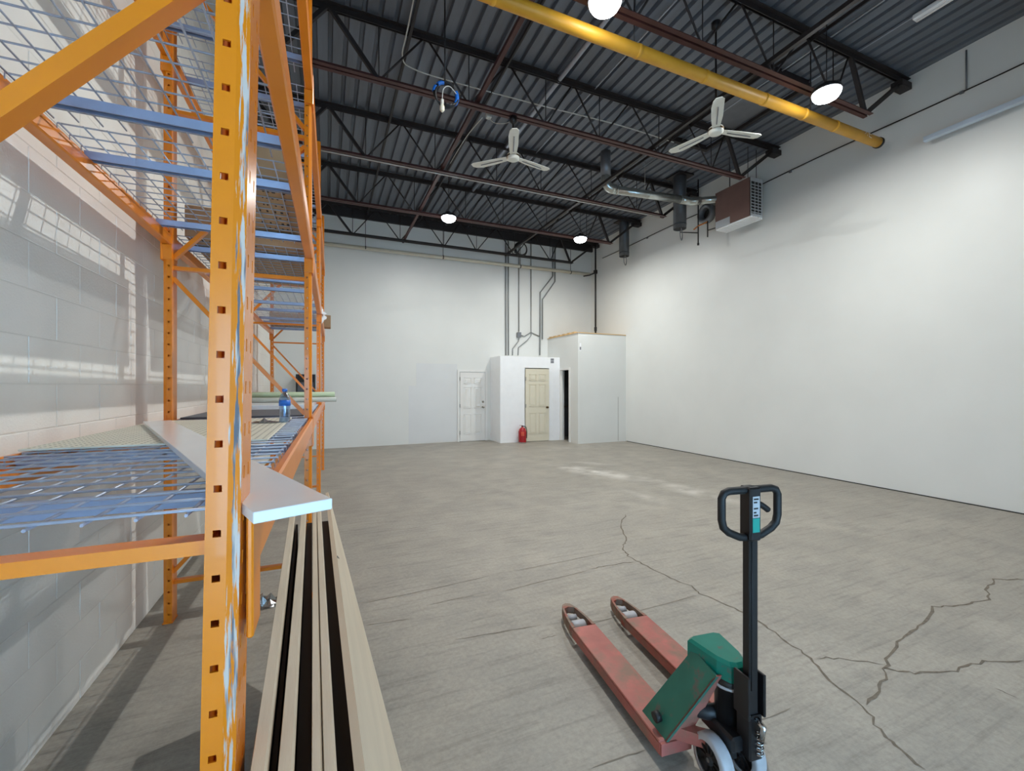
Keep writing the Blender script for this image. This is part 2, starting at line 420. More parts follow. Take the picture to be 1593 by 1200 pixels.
for i, (sz, y, z) in enumerate(blocks):
    if i < 300:
        if bme is None:
            o = block_mb(0, BL - J, 0, BH - J).build('block', 'block', wl, fix=False); bme = o.data
        else: o = link('block', bme, wl)
        o.location = (XL + random.uniform(-0.0012, 0.0012), y + J / 2, z + J / 2)
    else:
        o = block_mb(XL * 0 + y + J / 2, y + BL - J / 2, z + J / 2, z + BH - J / 2, rest)
rb = rest.build('block', 'block', wl, fix=False); rb.location = (XL, 0, 0); rb['kind'] = 'stuff'

# steel roof deck
dk = MB(); px_ = 0.185; prof = []
x = XL - 0.1
while x < XR + 0.15:
    prof += [(x, ZC), (x + 0.060, ZC + 0.003), (x + 0.122, ZC), (x + 0.134, ZC + 0.055), (x + 0.173, ZC + 0.055)]
    x += px_
vs = [(a, y, b) for y in (YF - 0.2, YB + 0.2) for a, b in prof]; n = len(prof)
dk.add(vs, [(i, i + 1, i + 1 + n, i + n) for i in range(n - 1)])
ceil = struct(dk.build('ceiling', 'deck', fix=False))
MB().box(XL - 0.3, XR + 0.3, YF - 0.3, YB + 0.3, 6.12, 6.25).build('roof_board', 'dark', ceil)

# floor cracks (thin open joints in the slab)
def pix(px, py, Z=0.0):
    l = (px - 796.5) / 671.47; z = (600.85 - py) / 671.47; s, c = math.sin(YAW), math.cos(YAW)
    k = (Z - 1.55) / z
    return ((l * c + s) * k, (-l * s + c) * k)
def ribbon(pts, w, name, m, jit=0.012, n=5, z=0.0012):
    P = []
    for a, b in zip(pts[:-1], pts[1:]):
        for k in range(n):
            t = k / n; P.append(Vector((a[0] + (b[0] - a[0]) * t + random.uniform(-jit, jit), a[1] + (b[1] - a[1]) * t + random.uniform(-jit, jit), z)))
    P.append(Vector((pts[-1][0], pts[-1][1], z)))
    vs = []; fs = []
    for i, p in enumerate(P):
        d = (P[min(i + 1, len(P) - 1)] - P[max(i - 1, 0)]); nrm = Vector((-d.y, d.x, 0)).normalized()
        e = min(i, len(P) - 1 - i); ww = w * random.uniform(0.45, 1.2) * (0.15 if e == 0 else 1)
        vs += [p + nrm * ww / 2, p - nrm * ww / 2]
    for i in range(len(P) - 1): fs.append((2 * i, 2 * i + 1, 2 * i + 3, 2 * i + 2))
    return MB().add(vs, fs).build(name, m, fl, fix=False)
c7 = lambda L: [pix(900 + x / 2.299, 780 + y / 2.299) for x, y in L]
c8 = lambda L: [pix(540 + x / 2.845, 690 + y / 2.845) for x, y in L]
ribbon(c8([(1235, 315), (1210, 360), (1235, 430), (1222, 465), (1245, 500), (1330, 545), (1430, 595), (1520, 630), (1560, 665)])
       + c7([(560, 385), (650, 430), (740, 500), (830, 560), (900, 640), (1020, 740), (1080, 820), (1140, 880), (1240, 960)]), 0.014, 'crack', 'crack')
ribbon(c7([(1593, 280), (1490, 280), (1460, 320), (1465, 350), (1380, 370), (1270, 380), (1220, 450), (1150, 490), (1100, 570), (1090, 650), (1030, 730)]), 0.016, 'crack', 'crack')
ribbon(c7([(1100, 600), (1200, 615), (1350, 605), (1450, 575), (1593, 570)]), 0.013, 'crack', 'crack')
ribbon(c7([(850, 560), (950, 565), (1090, 585)]), 0.008, 'crack', 'crack')
ribbon(c8([(1070, 560), (1150, 540), (1270, 525)]), 0.010, 'crack', 'crack')
for L in ([(740, 565), (950, 525), (1190, 475)], [(60, 710), (330, 655), (640, 585)], [(380, 250), (690, 215)], [(0, 410), (340, 370)],
          [(360, 715), (560, 675)], [(690, 655), (1060, 565)], [(860, 865), (925, 850)], [(480, 870), (860, 805)], [(1080, 800), (1560, 670)], [(680, 445), (845, 425)], [(80, 808), (270, 778)]):
    ribbon(c8(L), 0.006, 'scratch', 'scratch', jit=0.004, n=9)
for L in ([(40, 960), (240, 890)], [(0, 440), (90, 425)], [(640, 790), (760, 740)], [(1490, 670), (1570, 705)]):
    ribbon(c7(L), 0.006, 'scratch', 'scratch', jit=0.004, n=6)

# ------------------------------------------------------------------ roof joists
JY = [11.25, 9.31, 7.38, 5.45, 3.51, 1.56, -0.4]
BN = [-0.55, 0.58, 1.72, 2.86, 3.77, 4.91, 6.05, 6.75]
TOPZ, BOTZ = 5.99, 5.25
jl = ['against the back wall', 'second from the back wall', 'third from the back wall', 'fourth from the back wall, holding a fan',
      'fifth from the back wall, above the yellow pipe', 'nearest one crossing the top right corner', 'above the camera']
for i, y in enumerate(JY):
    j = thing('steel_joist', 'dark red open-web roof joist, ' + jl[i], 'joist', (0, y, 0), 0, 'roof joists')
    cm = 'joistblack' if i == 0 else 'joist'
    t = MB()
    for sx in (-1, 1):
        t.prism([(sx * 0.012, TOPZ), (sx * 0.060, TOPZ), (sx * 0.060, TOPZ - 0.008), (sx * 0.020, TOPZ - 0.008), (sx * 0.020, TOPZ - 0.07), (sx * 0.012, TOPZ - 0.07)], XL, XR - 0.01, 'yz')
    t.build('top_chord', 'joistblack', j)
    b = MB()
    for sx in (-1, 1):
        b.prism([(sx * 0.012, BOTZ), (sx * 0.062, BOTZ), (sx * 0.062, BOTZ + 0.007), (sx * 0.019, BOTZ + 0.007), (sx * 0.019, BOTZ + 0.055), (sx * 0.012, BOTZ + 0.055)], -0.60, 6.82, 'yz')
    b.build('bottom_chord', cm, j)
    tn = [(BN[k] + BN[k + 1]) / 2 for k in range(len(BN) - 1)]
    for k in range(len(BN)):
        for hv, t_, sg in (((k in (1, 7)), k - 1, -1), ((k in (0,)), k, 1)):
            if not 0 <= t_ < len(tn): continue
            a_, b_ = (BN[k] + sg * 0.02, 0, BOTZ + 0.03), (tn[t_] - sg * 0.02, 0, TOPZ - 0.04)
            (MB().bar(a_, b_, 0.05, 0.045) if hv else MB().tube([a_, b_], 0.013, 6)).build('web_rod', 'joistblack', j)
        if 0 < k < len(BN) - 1: MB().tube([(BN[k], 0, BOTZ + 0.03), (BN[k], 0, TOPZ - 0.04)], 0.007, 6).build('web_rod', 'joistblack', j)
    MB().bar((-0.57, 0, BOTZ + 0.03), (-1.05, 0, TOPZ - 0.06), 0.05, 0.05).build('end_brace', 'joistblack', j)
    MB().bar((6.77, 0, BOTZ + 0.03), (7.62, 0, TOPZ - 0.06), 0.05, 0.05).build('end_brace', 'joistblack', j)
    MB().box(7.5, XR - 0.01, -0.07, 0.07, TOPZ - 0.16, TOPZ - 0.07).build('bearing_seat', 'joistblack', j)
for x, nm in ((1.84, 'under the joists near the hanging cable coil'), (4.75, 'under the joists between the two ceiling fans')):
    o = MB().prism([(x - 0.025, BOTZ + 0.06), (x + 0.025, BOTZ + 0.06), (x + 0.025, BOTZ + 0.066), (x - 0.019, BOTZ + 0.066), (x - 0.019, BOTZ + 0.11), (x - 0.025, BOTZ + 0.11)], YF, YB - 0.07, 'xz').build('joist_bridging', 'joist' if x < 3 else 'joistblack')
    tag(o, 'long steel bridging angle running away ' + nm, 'bridging', 'joist bridging')
for x, nm in ((0.95, 'left of the hanging cable coil'), (2.25, 'right above the left ceiling fan'), (5.6, 'near the right wall side')):
    o = MB().box(x - 0.02, x + 0.02, YF, YB - 0.07, 5.905, 5.915).box(x - 0.02, x - 0.015, YF, YB - 0.07, 5.87, 5.905).build('joist_bridging', 'joistblack')
    tag(o, 'thin black bridging angle high under the roof deck, ' + nm, 'bridging', 'upper joist bridging')

# ------------------------------------------------------------------ high bay lamps
def highbay(x, y, z, label, power=1.0, tilt=0.0):
    t = thing('highbay_lamp', label, 'lamp', (x, y, z), 0, 'high bay lamps')
    MB().lathe([(0.0, 0.11), (0.05, 0.11), (0.06, 0.06), (0.15, 0.045), (0.165, 0.0), (0.150, -0.006), (0.150, 0.004), (0, 0.004)], 24).build('housing', 'lamphouse', t)
    MB().lathe([(0.149, -0.004), (0.146, -0.03), (0.125, -0.065), (0.085, -0.088), (0.04, -0.097), (0.0, -0.099)], 24).build('lens', 'lens', t)
    MB().tube([(0, 0, 0.11), (0, 0, ZC - z)], 0.006, 6).build('hanging_cord', 'black', t)
    ld = bpy.data.lights.new('highbay_light', 'AREA'); ld.shape = 'DISK'; ld.size = 0.05; ld.energy = LAMP_POWER * power
    ld.color = (0.985, 0.995, 0.97)
    lo = bpy.data.objects.new('highbay_light', ld); COL.objects.link(lo); lo.parent = t; lo.location = (0, 0, -0.105)
    t.rotation_euler = (tilt, 0, 0)
    return t
LP = [(2.36, 3.32, 'lit round high bay lamp at the top edge above the yellow pipe'), (5.56, 3.30, 'lit round high bay lamp near the yellow pipe end by the right wall'),
      (2.36, 8.88, 'lit round high bay lamp toward the back wall, left of the pair'), (5.61, 8.90, 'lit round high bay lamp toward the back wall, right of the pair')]
for (x, y, lb), pw in zip(LP, (1.35, 0.82, 0.80, 0.90)): highbay(x, y, 5.105, lb, pw)

# ------------------------------------------------------------------ pallet rack
ROT = -0.0109
rack = thing('pallet_rack', 'long orange pallet rack with three levels standing along the white block wall', 'rack', (-0.13, 0.84, 0), ROT)
CW, CD, CH, PITCH = 0.048, 0.098, 4.70, 0.0735
def holed(mb, P, u0, u1, z0, z1, cols, zs, hw, hh, t):
    # flat strip in (u,z) with rectangular holes: P(u,z,depth)->xyz
    us = [u0]
    for c in cols: us += [c - hw / 2, c + hw / 2]
    us.append(u1)
    def quad(a, b, c, d): mb.add([a, b, c, d], [(0, 1, 2, 3)])
    for i in range(len(us) - 1):
        a, b = us[i], us[i + 1]
        if i % 2 == 0: quad(P(a, z0, 0), P(b, z0, 0), P(b, z1, 0), P(a, z1, 0)); continue
        prev = z0
        for z in zs:
            lo, hi = z - hh / 2, z + hh / 2
            quad(P(a, prev, 0), P(b, prev, 0), P(b, lo, 0), P(a, lo, 0)); prev = hi
            quad(P(a, lo, 0), P(b, lo, 0), P(b, lo, t), P(a, lo, t)); quad(P(a, hi, 0), P(b, hi, 0), P(b, hi, t), P(a, hi, t))
            quad(P(a, lo, 0), P(a, hi, 0), P(a, hi, t), P(a, lo, t)); quad(P(b, lo, 0), P(b, hi, 0), P(b, hi, t), P(b, lo, t))
        quad(P(a, prev, 0), P(b, prev, 0), P(b, z1, 0), P(a, z1, 0))
ZS = [0.058 + k * PITCH for k in range(62)]
def column_mesh(m):
    mb = MB(); F = 0.0305; e = 0.010
    holed(mb, lambda u, z, d: (u - CW, d, z), 0, F, 0, CH, [0.0166], ZS, 0.0117, 0.0117, 0.004)
    mb.add([(F - CW, 0, 0), (0, e, 0), (0, e, CH), (F - CW, 0, CH)], [(0, 1, 2, 3)])
    holed(mb, lambda u, z, d: (-d, u, z), e, CD, 0, CH, [0.034, 0.074], [z + 0.02 for z in ZS], 0.009, 0.022, 0.004)
    mb.add([(-CW, 0, 0), (-CW, CD, 0), (-CW, CD, CH), (-CW, 0, CH)], [(0, 1, 2, 3)])
    mb.add([(-CW, CD, 0), (-CW + 0.012, CD, 0), (-CW + 0.012, CD, CH), (-CW, CD, CH)], [(0, 1, 2, 3)])
    mb.add([(-0.012, CD, 0), (0, CD, 0), (0, CD, CH), (-0.012, CD, CH)], [(0, 1, 2, 3)])
    mb.add([(-CW + 0.001, 0.006, 0), (-0.004, 0.012, 0), (-0.004, 0.012, CH), (-CW + 0.001, 0.006, CH)], [(0, 1, 2, 3)]) if False else None
    mb.add([(-CW, 0, CH), (F - CW, 0, CH), (0, e, CH), (0, CD, CH), (-CW, CD, CH)], [(0, 1, 2, 3, 4)])
    me = bpy.data.meshes.new('column'); me.from_pydata(mb.v, [], mb.f); me.materials.append(M[m])
    return me
cme, cmw = column_mesh('orange'), column_mesh('orangeworn')
DEP = 0.876; BAY = 2.62
FY = [k * BAY for k in range(4)]
TILT = 0.0173
bpm = None
for k, y in enumerate(FY):
    for rear in (0, 1):
        o = link('column', cmw if (k == 0 and not rear) else cme, rack)
        if rear: o.location = (-DEP, y, 0); o.scale = (-1, 1, 1)
        else: o.location = (0, y, 0)
        if k == 0 and not rear:
            o['label'] = 'scuffed orange upright nearest the camera, paint chipped along its corner'
            o.rotation_euler = (0, TILT, 0); o.location = (-1.55 * TILT, y, 0)
        b = MB().box(-CW - 0.004, 0.004, -0.004, CD + 0.004, 0, 0.006).build('base_plate', 'orange', o) if bpm is None else link('base_plate', bpm, o)
        bpm = b.data
        for q in range(1): pass
# struts and diagonal braces of the four frames
SZ = [0.26, 1.285, 2.335, 3.37, 4.40]
for k, y in enumerate(FY):
    x0, x1 = -DEP + CW * 0.5, -CW * 0.6
    yy = y + 0.045
    for z in SZ:
        MB().box(x0 + 0.02, x1 - 0.018, yy - 0.02, yy + 0.02, z - 0.017, z + 0.007).build('strut', 'orange', rack)
    for q in range(4):
        lo, hi = SZ[q] + 0.06, SZ[q + 1] - 0.07
        up = (q % 2 == 0) if k else (q % 2 == 1)
        a = (x0 + 0.02, yy, lo if up else hi); b = (x1 - 0.018, yy, hi if up else lo)
        MB().bar(a, b, 0.036, 0.026, (0, 0, 1)).build('brace', 'orange', rack)
# beams with connector plates
BT = [1.315, 2.575, 3.80]
bme = cnm = None
for lev in BT:
    for k in range(3):
        for rear in (0, 1):
            if bme is None:
                prof = [(-0.045, -0.1), (0.010, -0.1), (0.010, 0), (-0.018, 0), (-0.018, -0.04), (-0.045, -0.04)]
                prof = [(-0.045, -0.094), (-0.039, -0.1), (0.004, -0.1), (0.010, -0.094), (0.010, -0.006), (0.004, 0), (-0.012, 0), (-0.018, -0.006), (-0.018, -0.04), (-0.045, -0.04)]
                o = MB().prism(prof, CD, BAY, 'xz').build('beam', 'orange', rack); bme = o.data
            else: o = link('beam', bme, rack)
            if rear: o.location = (-DEP, FY[k], lev); o.scale = (-1, 1, 1)
            else: o.location = (0, FY[k], lev)
            for ye in (0.03, BAY - 0.012):
                if cnm is None:
                    c = MB().cbox(0.001, 0.012, 0, 0.08, -0.205, 0.012, 0.003)
                    c.box(-CW, 0.002, 0.066, 0.0765, -0.2, -0.105)
                    c = c.build('connector_plate', 'orange', o); cnm = c.data
                else: c = link('connector_plate', cnm, o)
                c.location = (0, ye, 0)
                if ye > 1: c.scale = (1, -1, 1); c.location = (0, ye + 0.08, 0)
rr = rack.matrix_basis
def RW(x, y, z):
    s, c = math.sin(ROT), math.cos(ROT)
    return (-0.13 + x * c - y * s, 0.84 + x * s + y * c, z)

# wire mesh decks
DX0, DX1, DLEN = -DEP + 0.0235, -0.0235, 1.235
def deck_parts():
    g = MB(); r = 0.0034
    ny = int(DLEN / 0.088) + 1
    for i in range(ny):
        y = 0.02 + i * 0.088
        if y > DLEN - 0.01: break
        g.tube([(DX0, y, -0.036), (DX0, y, 0.0045), (DX1, y, 0.0045), (DX1, y, -0.036)], r, 5)
    nx = 11
    for i in range(nx + 1):
        x = DX0 + 0.012 + (DX1 - DX0 - 0.024) * i / nx
        g.tube([(x, 0.004, -0.001), (x, DLEN - 0.004, -0.001)], r, 5)
    return g
dproto = None
bn = ['the near bay', 'the middle bay', 'the far bay']; ln = ['lowest', 'middle', 'top']; hn = ['near half of ', 'far half of ']
for li, lev in enumerate(BT):
    for k in range(3):
        for h in (0, 1):
            y = FY[k] + CD + 0.02 + h * (DLEN + 0.025)
            lb = 'wire mesh deck, %s level, %s%s' % (ln[li], hn[h], bn[k])
            if dproto is None:
                dproto = thing('wire_mesh_deck', lb, 'mesh deck', (0, 0, 0), ROT, 'wire mesh decks')
                deck_parts().build('wire_grid', 'wire', dproto, fix=False)
                for yc in (0.24, 1.06):
                    c = MB()
                    c.prism([(yc - 0.028, -0.004), (yc + 0.028, -0.004), (yc + 0.020, -0.036), (yc + 0.014, -0.036), (yc + 0.02, -0.009), (yc - 0.02, -0.009), (yc - 0.014, -0.036), (yc - 0.020, -0.036)], DX0 + 0.002, DX1 - 0.002, 'yz')
                    c.build('support_channel', 'channel', dproto)
                o = dproto
            else:
                o = copy_tree(dproto); o['label'] = lb
            o.location = RW(0, y, lev - 0.002)

# ------------------------------------------------------------------ goods on the rack
LZ = 1.315 + 0.007
# perforated sheet lying on the lowest level
ps = thing('perforated_sheet', 'cream perforated sheet lying on the lowest shelf of the rack', 'sheet', (0, 0, LZ), 0)
X0, X1, Y0, Y1 = -0.985, -0.225, 2.05, 3.40
MB().cbox(X0, X1, Y0, Y1, 0, 0.008, 0.002).build('sheet', 'pegsheet', ps)
hm = MB()
nx, ny = 26, 44
for i in range(nx):
    for j in range(ny):
        hx = X0 + 0.02 + (X1 - X0 - 0.04) * i / (nx - 1); hy = Y0 + 0.02 + (Y1 - Y0 - 0.04) * j / (ny - 1)
        r = 0.0045
        hm.add([(hx + r * math.cos(t), hy + r * math.sin(t) * 1.4, 0.0085) for t in [PI / 3 * q for q in range(6)]], [(0, 1, 2, 3, 4, 5)])
o = hm.build('perforation', 'hole', ps, fix=False); o['kind'] = 'stuff'
# white melamine shelf board lying askew, sticking out past the near post
a, b = Vector((-0.90, 3.10)), Vector((-0.049, 0.812)); d = (b - a).normalized()
wbd = thing('shelf_board', 'white melamine shelf board lying askew on the rack and jutting past the near post', 'board', (a.x, a.y, LZ + 0.0085), math.atan2(d.y, d.x))
MB().cbox(0, (b - a).length, -0.062, 0.062, 0, 0.019, 0.0012).build('board', 'melamine', wbd)
# bottle
bt = thing('water_bottle', 'clear plastic water bottle with a blue label standing on the lowest shelf', 'bottle', (-0.235, 2.96, LZ + 0.0082))
MB().lathe([(0.0, 0.0), (0.028, 0.002), (0.031, 0.01), (0.029, 0.04), (0.031, 0.05), (0.030, 0.09), (0.031, 0.14), (0.024, 0.165), (0.012, 0.182), (0.012, 0.192), (0, 0.192)], 18).build('body', 'bottle', bt)
MB().lathe([(0.0312, 0.10), (0.0325, 0.10), (0.0325, 0.135), (0.0312, 0.135)], 18).build('label_band', 'bottlelabel', bt)
MB().lathe([(0, 0.186), (0.0145, 0.186), (0.0145, 0.203), (0, 0.203)], 14).build('cap', 'bottlelabel', bt)
# slate sheet and white panel further along the lowest level
o = MB().cbox(-0.92, -0.16, 3.60, 4.55, 0, 0.012, 0.002).build('slate_sheet', 'greysheet'); o.location = (0, 0, LZ)
tag(o, 'dark slate grey sheet lying flat on the lowest shelf of the middle bay', 'sheet')
o = MB().cbox(-0.90, -0.13, 4.60, 5.85, 0, 0.05, 0.003).build('white_panel', 'melamine'); o.location = (0, 0, LZ)
tag(o, 'thick white panel lying on the lowest shelf behind the slate sheet', 'panel')
def roll(name, m, y, z, r, x1, label):
    o = MB().tube([(-0.98, 0, 0), (x1, 0, 0)], r, 14).build(name, m); o.location = (0, y, z); return tag(o, label, 'roll', 'rolls on the lowest shelf')
roll('foam_roll', 'greyroll', 5.30, LZ + 0.05 + 0.027, 0.027, 0.10, 'pale grey roll sticking out of the rack under the green roll')
roll('foam_roll', 'greenroll', 5.36, LZ + 0.05 + 0.082, 0.030, 0.085, 'pale green roll sticking out of the rack on top of the grey roll')
roll('foam_roll', 'greenroll', 5.43, LZ + 0.05 + 0.028, 0.028, -0.10, 'short pale green roll lying behind the grey roll')
# flat cartons on the middle level
def carton(x0, x1, y0, y1, z, h, label, rows):
    t = thing('flat_carton', label, 'carton', ((x0 + x1) / 2, (y0 + y1) / 2, z))
    w, l = (x1 - x0) / 2, (y1 - y0) / 2
    MB().cbox(-w, w, -l, l, 0, h, 0.004).build('box', 'cardboard', t)
    MB().box(-w + 0.001, w - 0.001, -0.03, 0.03, h, h + 0.001).build('tape', 'pegsheet', t)
    m = MB(); rn = random.Random(5)
    for r in range(rows):
        yy = -l + 0.06 + (2 * l - 0.12) * r / max(1, rows - 1); hh = rn.choice((0.012, 0.02, 0.035)); xx = -w + 0.06 + rn.uniform(0, 0.1)
        for q in range(rn.randint(6, 14)):
            ww = rn.uniform(0.008, 0.024); 
            if xx + ww > w - 0.03: break
            m.box(xx, xx + ww * 0.7, yy - hh / 2 * rn.uniform(.5, 1), yy + hh / 2, -0.0006, 0.0001); xx += ww + rn.uniform(0.003, 0.03)
    o = m.build('printed_marks', 'print', t); o['kind'] = 'stuff'
ZL2 = 2.575 + 0.007
carton(-0.44, -0.16, 2.45, 3.36, ZL2, 0.16, 'flat cardboard carton with black print on the middle shelf of the near bay', 9)
carton(-0.90, -0.15, 3.62, 4.95, ZL2, 0.22, 'longer cardboard carton on the middle shelf of the middle bay', 14)
o = MB().cbox(-0.88, 0.065, -0.13, 0.13, 0, 0.21, 0.004).build('long_carton', 'cardboard'); o.location = (0, 8.35, ZL2)
tag(o, 'narrow brown carton poking out of the far bay past the orange post', 'carton')
def crumple(name, m, loc, sx, sy, sz, n, label, cat, seed, h0=0.0):
    rn = random.Random(seed); mb = MB(); vs = []
    for i in range(n + 1):
        for j in range(n + 1):
            u, v = i / n - .5, j / n - .5
            vs.append((u * sx * rn.uniform(.75, 1.1), v * sy * rn.uniform(.75, 1.1), h0 + sz * abs(rn.gauss(0, .45)) * (1 - 1.6 * max(abs(u), abs(v)))))
    fs = [(i * (n + 1) + j, (i + 1) * (n + 1) + j, (i + 1) * (n + 1) + j + 1, i * (n + 1) + j + 1) for i in range(n) for j in range(n)]
    o = mb.add(vs, fs).build(name, m, fix=False); o.location = loc
    sd = o.modifiers.new('thickness', 'SOLIDIFY'); sd.thickness = 0.001
    return tag(o, label, cat)
crumple('plastic_scrap', 'film', (-0.40, 3.50, 0.002), 0.20, 0.16, 0.12, 7, 'crumpled clear plastic scrap on the floor beside the boards', 'plastic', 3)
crumple('plastic_scrap', 'film', (-0.34, 2.93, LZ + 0.0095), 0.16, 0.08, 0.03, 6, 'small clear plastic scrap beside the water bottle', 'plastic', 9)
o = crumple('plastic_wrap', 'whitepaint', (-0.070, 6.30, 2.50), 0.24, 0.16, 0.10, 7, 'white plastic wrap snagged on the rack beam by the second orange post', 'plastic', 12)
o.rotation_euler = (0, PI / 2, 0)
# dark cabinet on the far back wall, behind the rack
cb = thing('wall_cabinet', 'black framed cabinet on the back wall seen through the rack', 'cabinet', (-0.46, YB, 1.22))
MB().box(-0.20, 0.20, -0.26, -0.001, 0, 0.60).build('body', 'dark', cb)
f = MB(); f.box(-0.21, 0.21, -0.28, -0.26, 0.57, 0.61).box(-0.21, -0.18, -0.28, -0.26, 0, 0.57).box(0.18, 0.21, -0.28, -0.26, 0, 0.57); f.build('frame', 'black', cb)
MB().box(-0.175, 0.175, -0.268, -0.26, 0.02, 0.42).build('glass_panel', 'greysheet', cb)

# ------------------------------------------------------------------ boards standing on edge beside the rack
bl = ['leftmost', 'second from the left', 'third from the left', 'fourth from the left']
for i, (xf, xn, w) in enumerate(((-0.172, -0.118, 0.024), (-0.120, -0.076, 0.023), (-0.066, -0.024, 0.0160), (-0.046, -0.005, 0.019))):
    yf, yn = 2.46, 0.05
    sl = (xf - xn) / (2.44 - 0.82); xa = xn + sl * (yn - 0.82)
    t = thing('standing_board', 'pale board standing on edge by the post, ' + bl[i], 'board', (xa, yn, 0), -math.atan2(sl, 1), 'boards standing on edge')
    MB().cbox(0, w, 0, yf - yn, 0, 0.872, 0.001).build('laminated_face', 'laminate', t)
    e = MB(); e.prism([(0, 0.872), (w + 0.0015, 0.872), (w + 0.0015, 0.893), (w - 0.003, 0.900), (0.001, 0.900), (0, 0.898)], 0, yf - yn, 'xz'); e.build('raw_edge', 'board', t)
for i, (xf, xn, w, nm) in enumerate(((-0.1450, -0.0930, 0.0110, 'between the first and second pale boards'), (-0.0945, -0.0510, 0.0255, 'between the second and third pale boards'), (-0.024, 0.016, 0.040, 'between the fourth and the leaning pale board'))):  # black fillers added so the gaps between the boards read as deep shade
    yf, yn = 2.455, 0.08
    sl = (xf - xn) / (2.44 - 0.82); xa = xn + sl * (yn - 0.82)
    t = thing('gap_filler', 'added black filler darkening the gap ' + nm, 'sheet', (xa, yn, 0), -math.atan2(sl, 1), 'added fillers between the boards')
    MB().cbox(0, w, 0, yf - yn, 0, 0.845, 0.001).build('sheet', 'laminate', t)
# fifth board leaning outward, its far end cut on a rake
T0, T1 = Vector((0.009, 2.874, 0.90)), Vector((0.072, 0.25, 0.90))
B0, B1 = Vector((0.250, 1.785, 0.0)), Vector((0.355, 0.25, 0.0))
nrm = (B0 - T0).cross(T1 - T0).normalized()
if nrm.x < 0: nrm = -nrm
off = nrm * -0.017
vs = [T0, T1, B1, B0, T0 + off, T1 + off, B1 + off, B0 + off]
for v in vs[4:]: v.z = max(v.z, 0.0)
lb = thing('leaning_board', 'pale raw board leaning against the row of standing boards with a raked far end', 'board', (0.2, 1.3, 0))
vv = [v - Vector((0.2, 1.3, 0)) for v in vs]
MB().add(vv, [(0, 1, 2, 3), (7, 6, 5, 4), (0, 4, 5, 1), (1, 5, 6, 2), (2, 6, 7, 3), (3, 7, 4, 0)]).build('face', 'boardface', lb)
st = MB(); 
p0 = T0.lerp(T1, 0.42) - Vector((0.2, 1.3, 0)); p1 = (T0.lerp(B0, 0.36)) - Vector((0.2, 1.3, 0))
st.bar(p0 + nrm * 0.002, p1 + nrm * 0.002, 0.006, 0.002, nrm); st.build('strap', 'scratch', lb)

# ------------------------------------------------------------------ pallet jack
J0 = thing('pallet_jack', 'worn red and green hand pallet jack with a black handle on the concrete floor', 'pallet jack', (1.51, 1.359, 0), -0.122)
FW = 0.155
def fork(sx):
    cx = 0.18 * sx; w = FW / 2; L = 1.15; top = 0.092
    # outline with rounded tapered tip, slot for the load roller
    out = [(-w, 0), (-w, 0.86)]
    out += [(-w + 0.012, 0.98), (-w + 0.03, 1.08), (-0.028, 1.135), (0, 1.15), (0.028, 1.135), (w - 0.03, 1.08), (w - 0.012, 0.98), (w, 0.86), (w, 0)]
    inn = [(-0.056, 0.866), (-0.053, 0.97), (-0.040, 1.06), (-0.030, 1.10), (0.030, 1.10), (0.040, 1.06), (0.053, 0.97), (0.056, 0.866)]
    mb = MB()
    t = 0.012
    # main plate
    mb.cbox(cx - w, cx + w, 0, 0.865, top - t, top, 0.003)
    for s in (-1, 1): mb.box(cx + s * w - (0.008 if s > 0 else 0), cx + s * w + (0.008 if s < 0 else 0), 0, 0.865, 0.035, top - t)
    f = mb.build('fork', 'redfork', J0)
    f['label'] = 'worn red steel fork'
    tp = MB()
    O = [(-w, 0.865)] + out[2:-2] + [(w, 0.865)]
    n = len(O)
    I = []
    for k, (x, y) in enumerate(O):
        q = k / (n - 1); m = len(inn) - 1; g = q * m; a = int(min(g, m - 1)); fr = g - a
        I.append((inn[a][0] + (inn[a + 1][0] - inn[a][0]) * fr, inn[a][1] + (inn[a + 1][1] - inn[a][1]) * fr))
    vs = [(cx + x, y, top) for x, y in O] + [(cx + x, y, top) for x, y in I] + [(cx + x * 1.03, y + (0.004 if y > 1 else 0), 0.036) for x, y in O] + [(cx + x, y, 0.05) for x, y in I]
    fs = []
    for k in range(n - 1):
        fs += [(k, k + 1, n + k + 1, n + k), (k, 2 * n + k, 2 * n + k + 1, k + 1), (n + k, n + k + 1, 3 * n + k + 1, 3 * n + k)]
    tp.add(vs, fs).build('fork_tip', 'rust', f)
    MB().lathe([(0, -0.043), (0.038, -0.043), (0.041, -0.038), (0.041, 0.038), (0.038, 0.043), (0, 0.043)], 20, 'x', (cx, 0.945, 0.0415)).build('load_roller', 'wheelgrey', f)
    MB().lathe([(0, -0.03), (0.022, -0.03), (0.022, 0.03), (0, 0.03)], 14, 'x', (cx, 1.045, 0.045)).build('entry_roller', 'wheelgrey', f)
    MB().tube([(cx - 0.03 * 1, 0.05, 0.055), (cx, 0.90, 0.055)], 0.010, 8).build('push_rod', 'rubberblack', f)
fork(-1); fork(1)
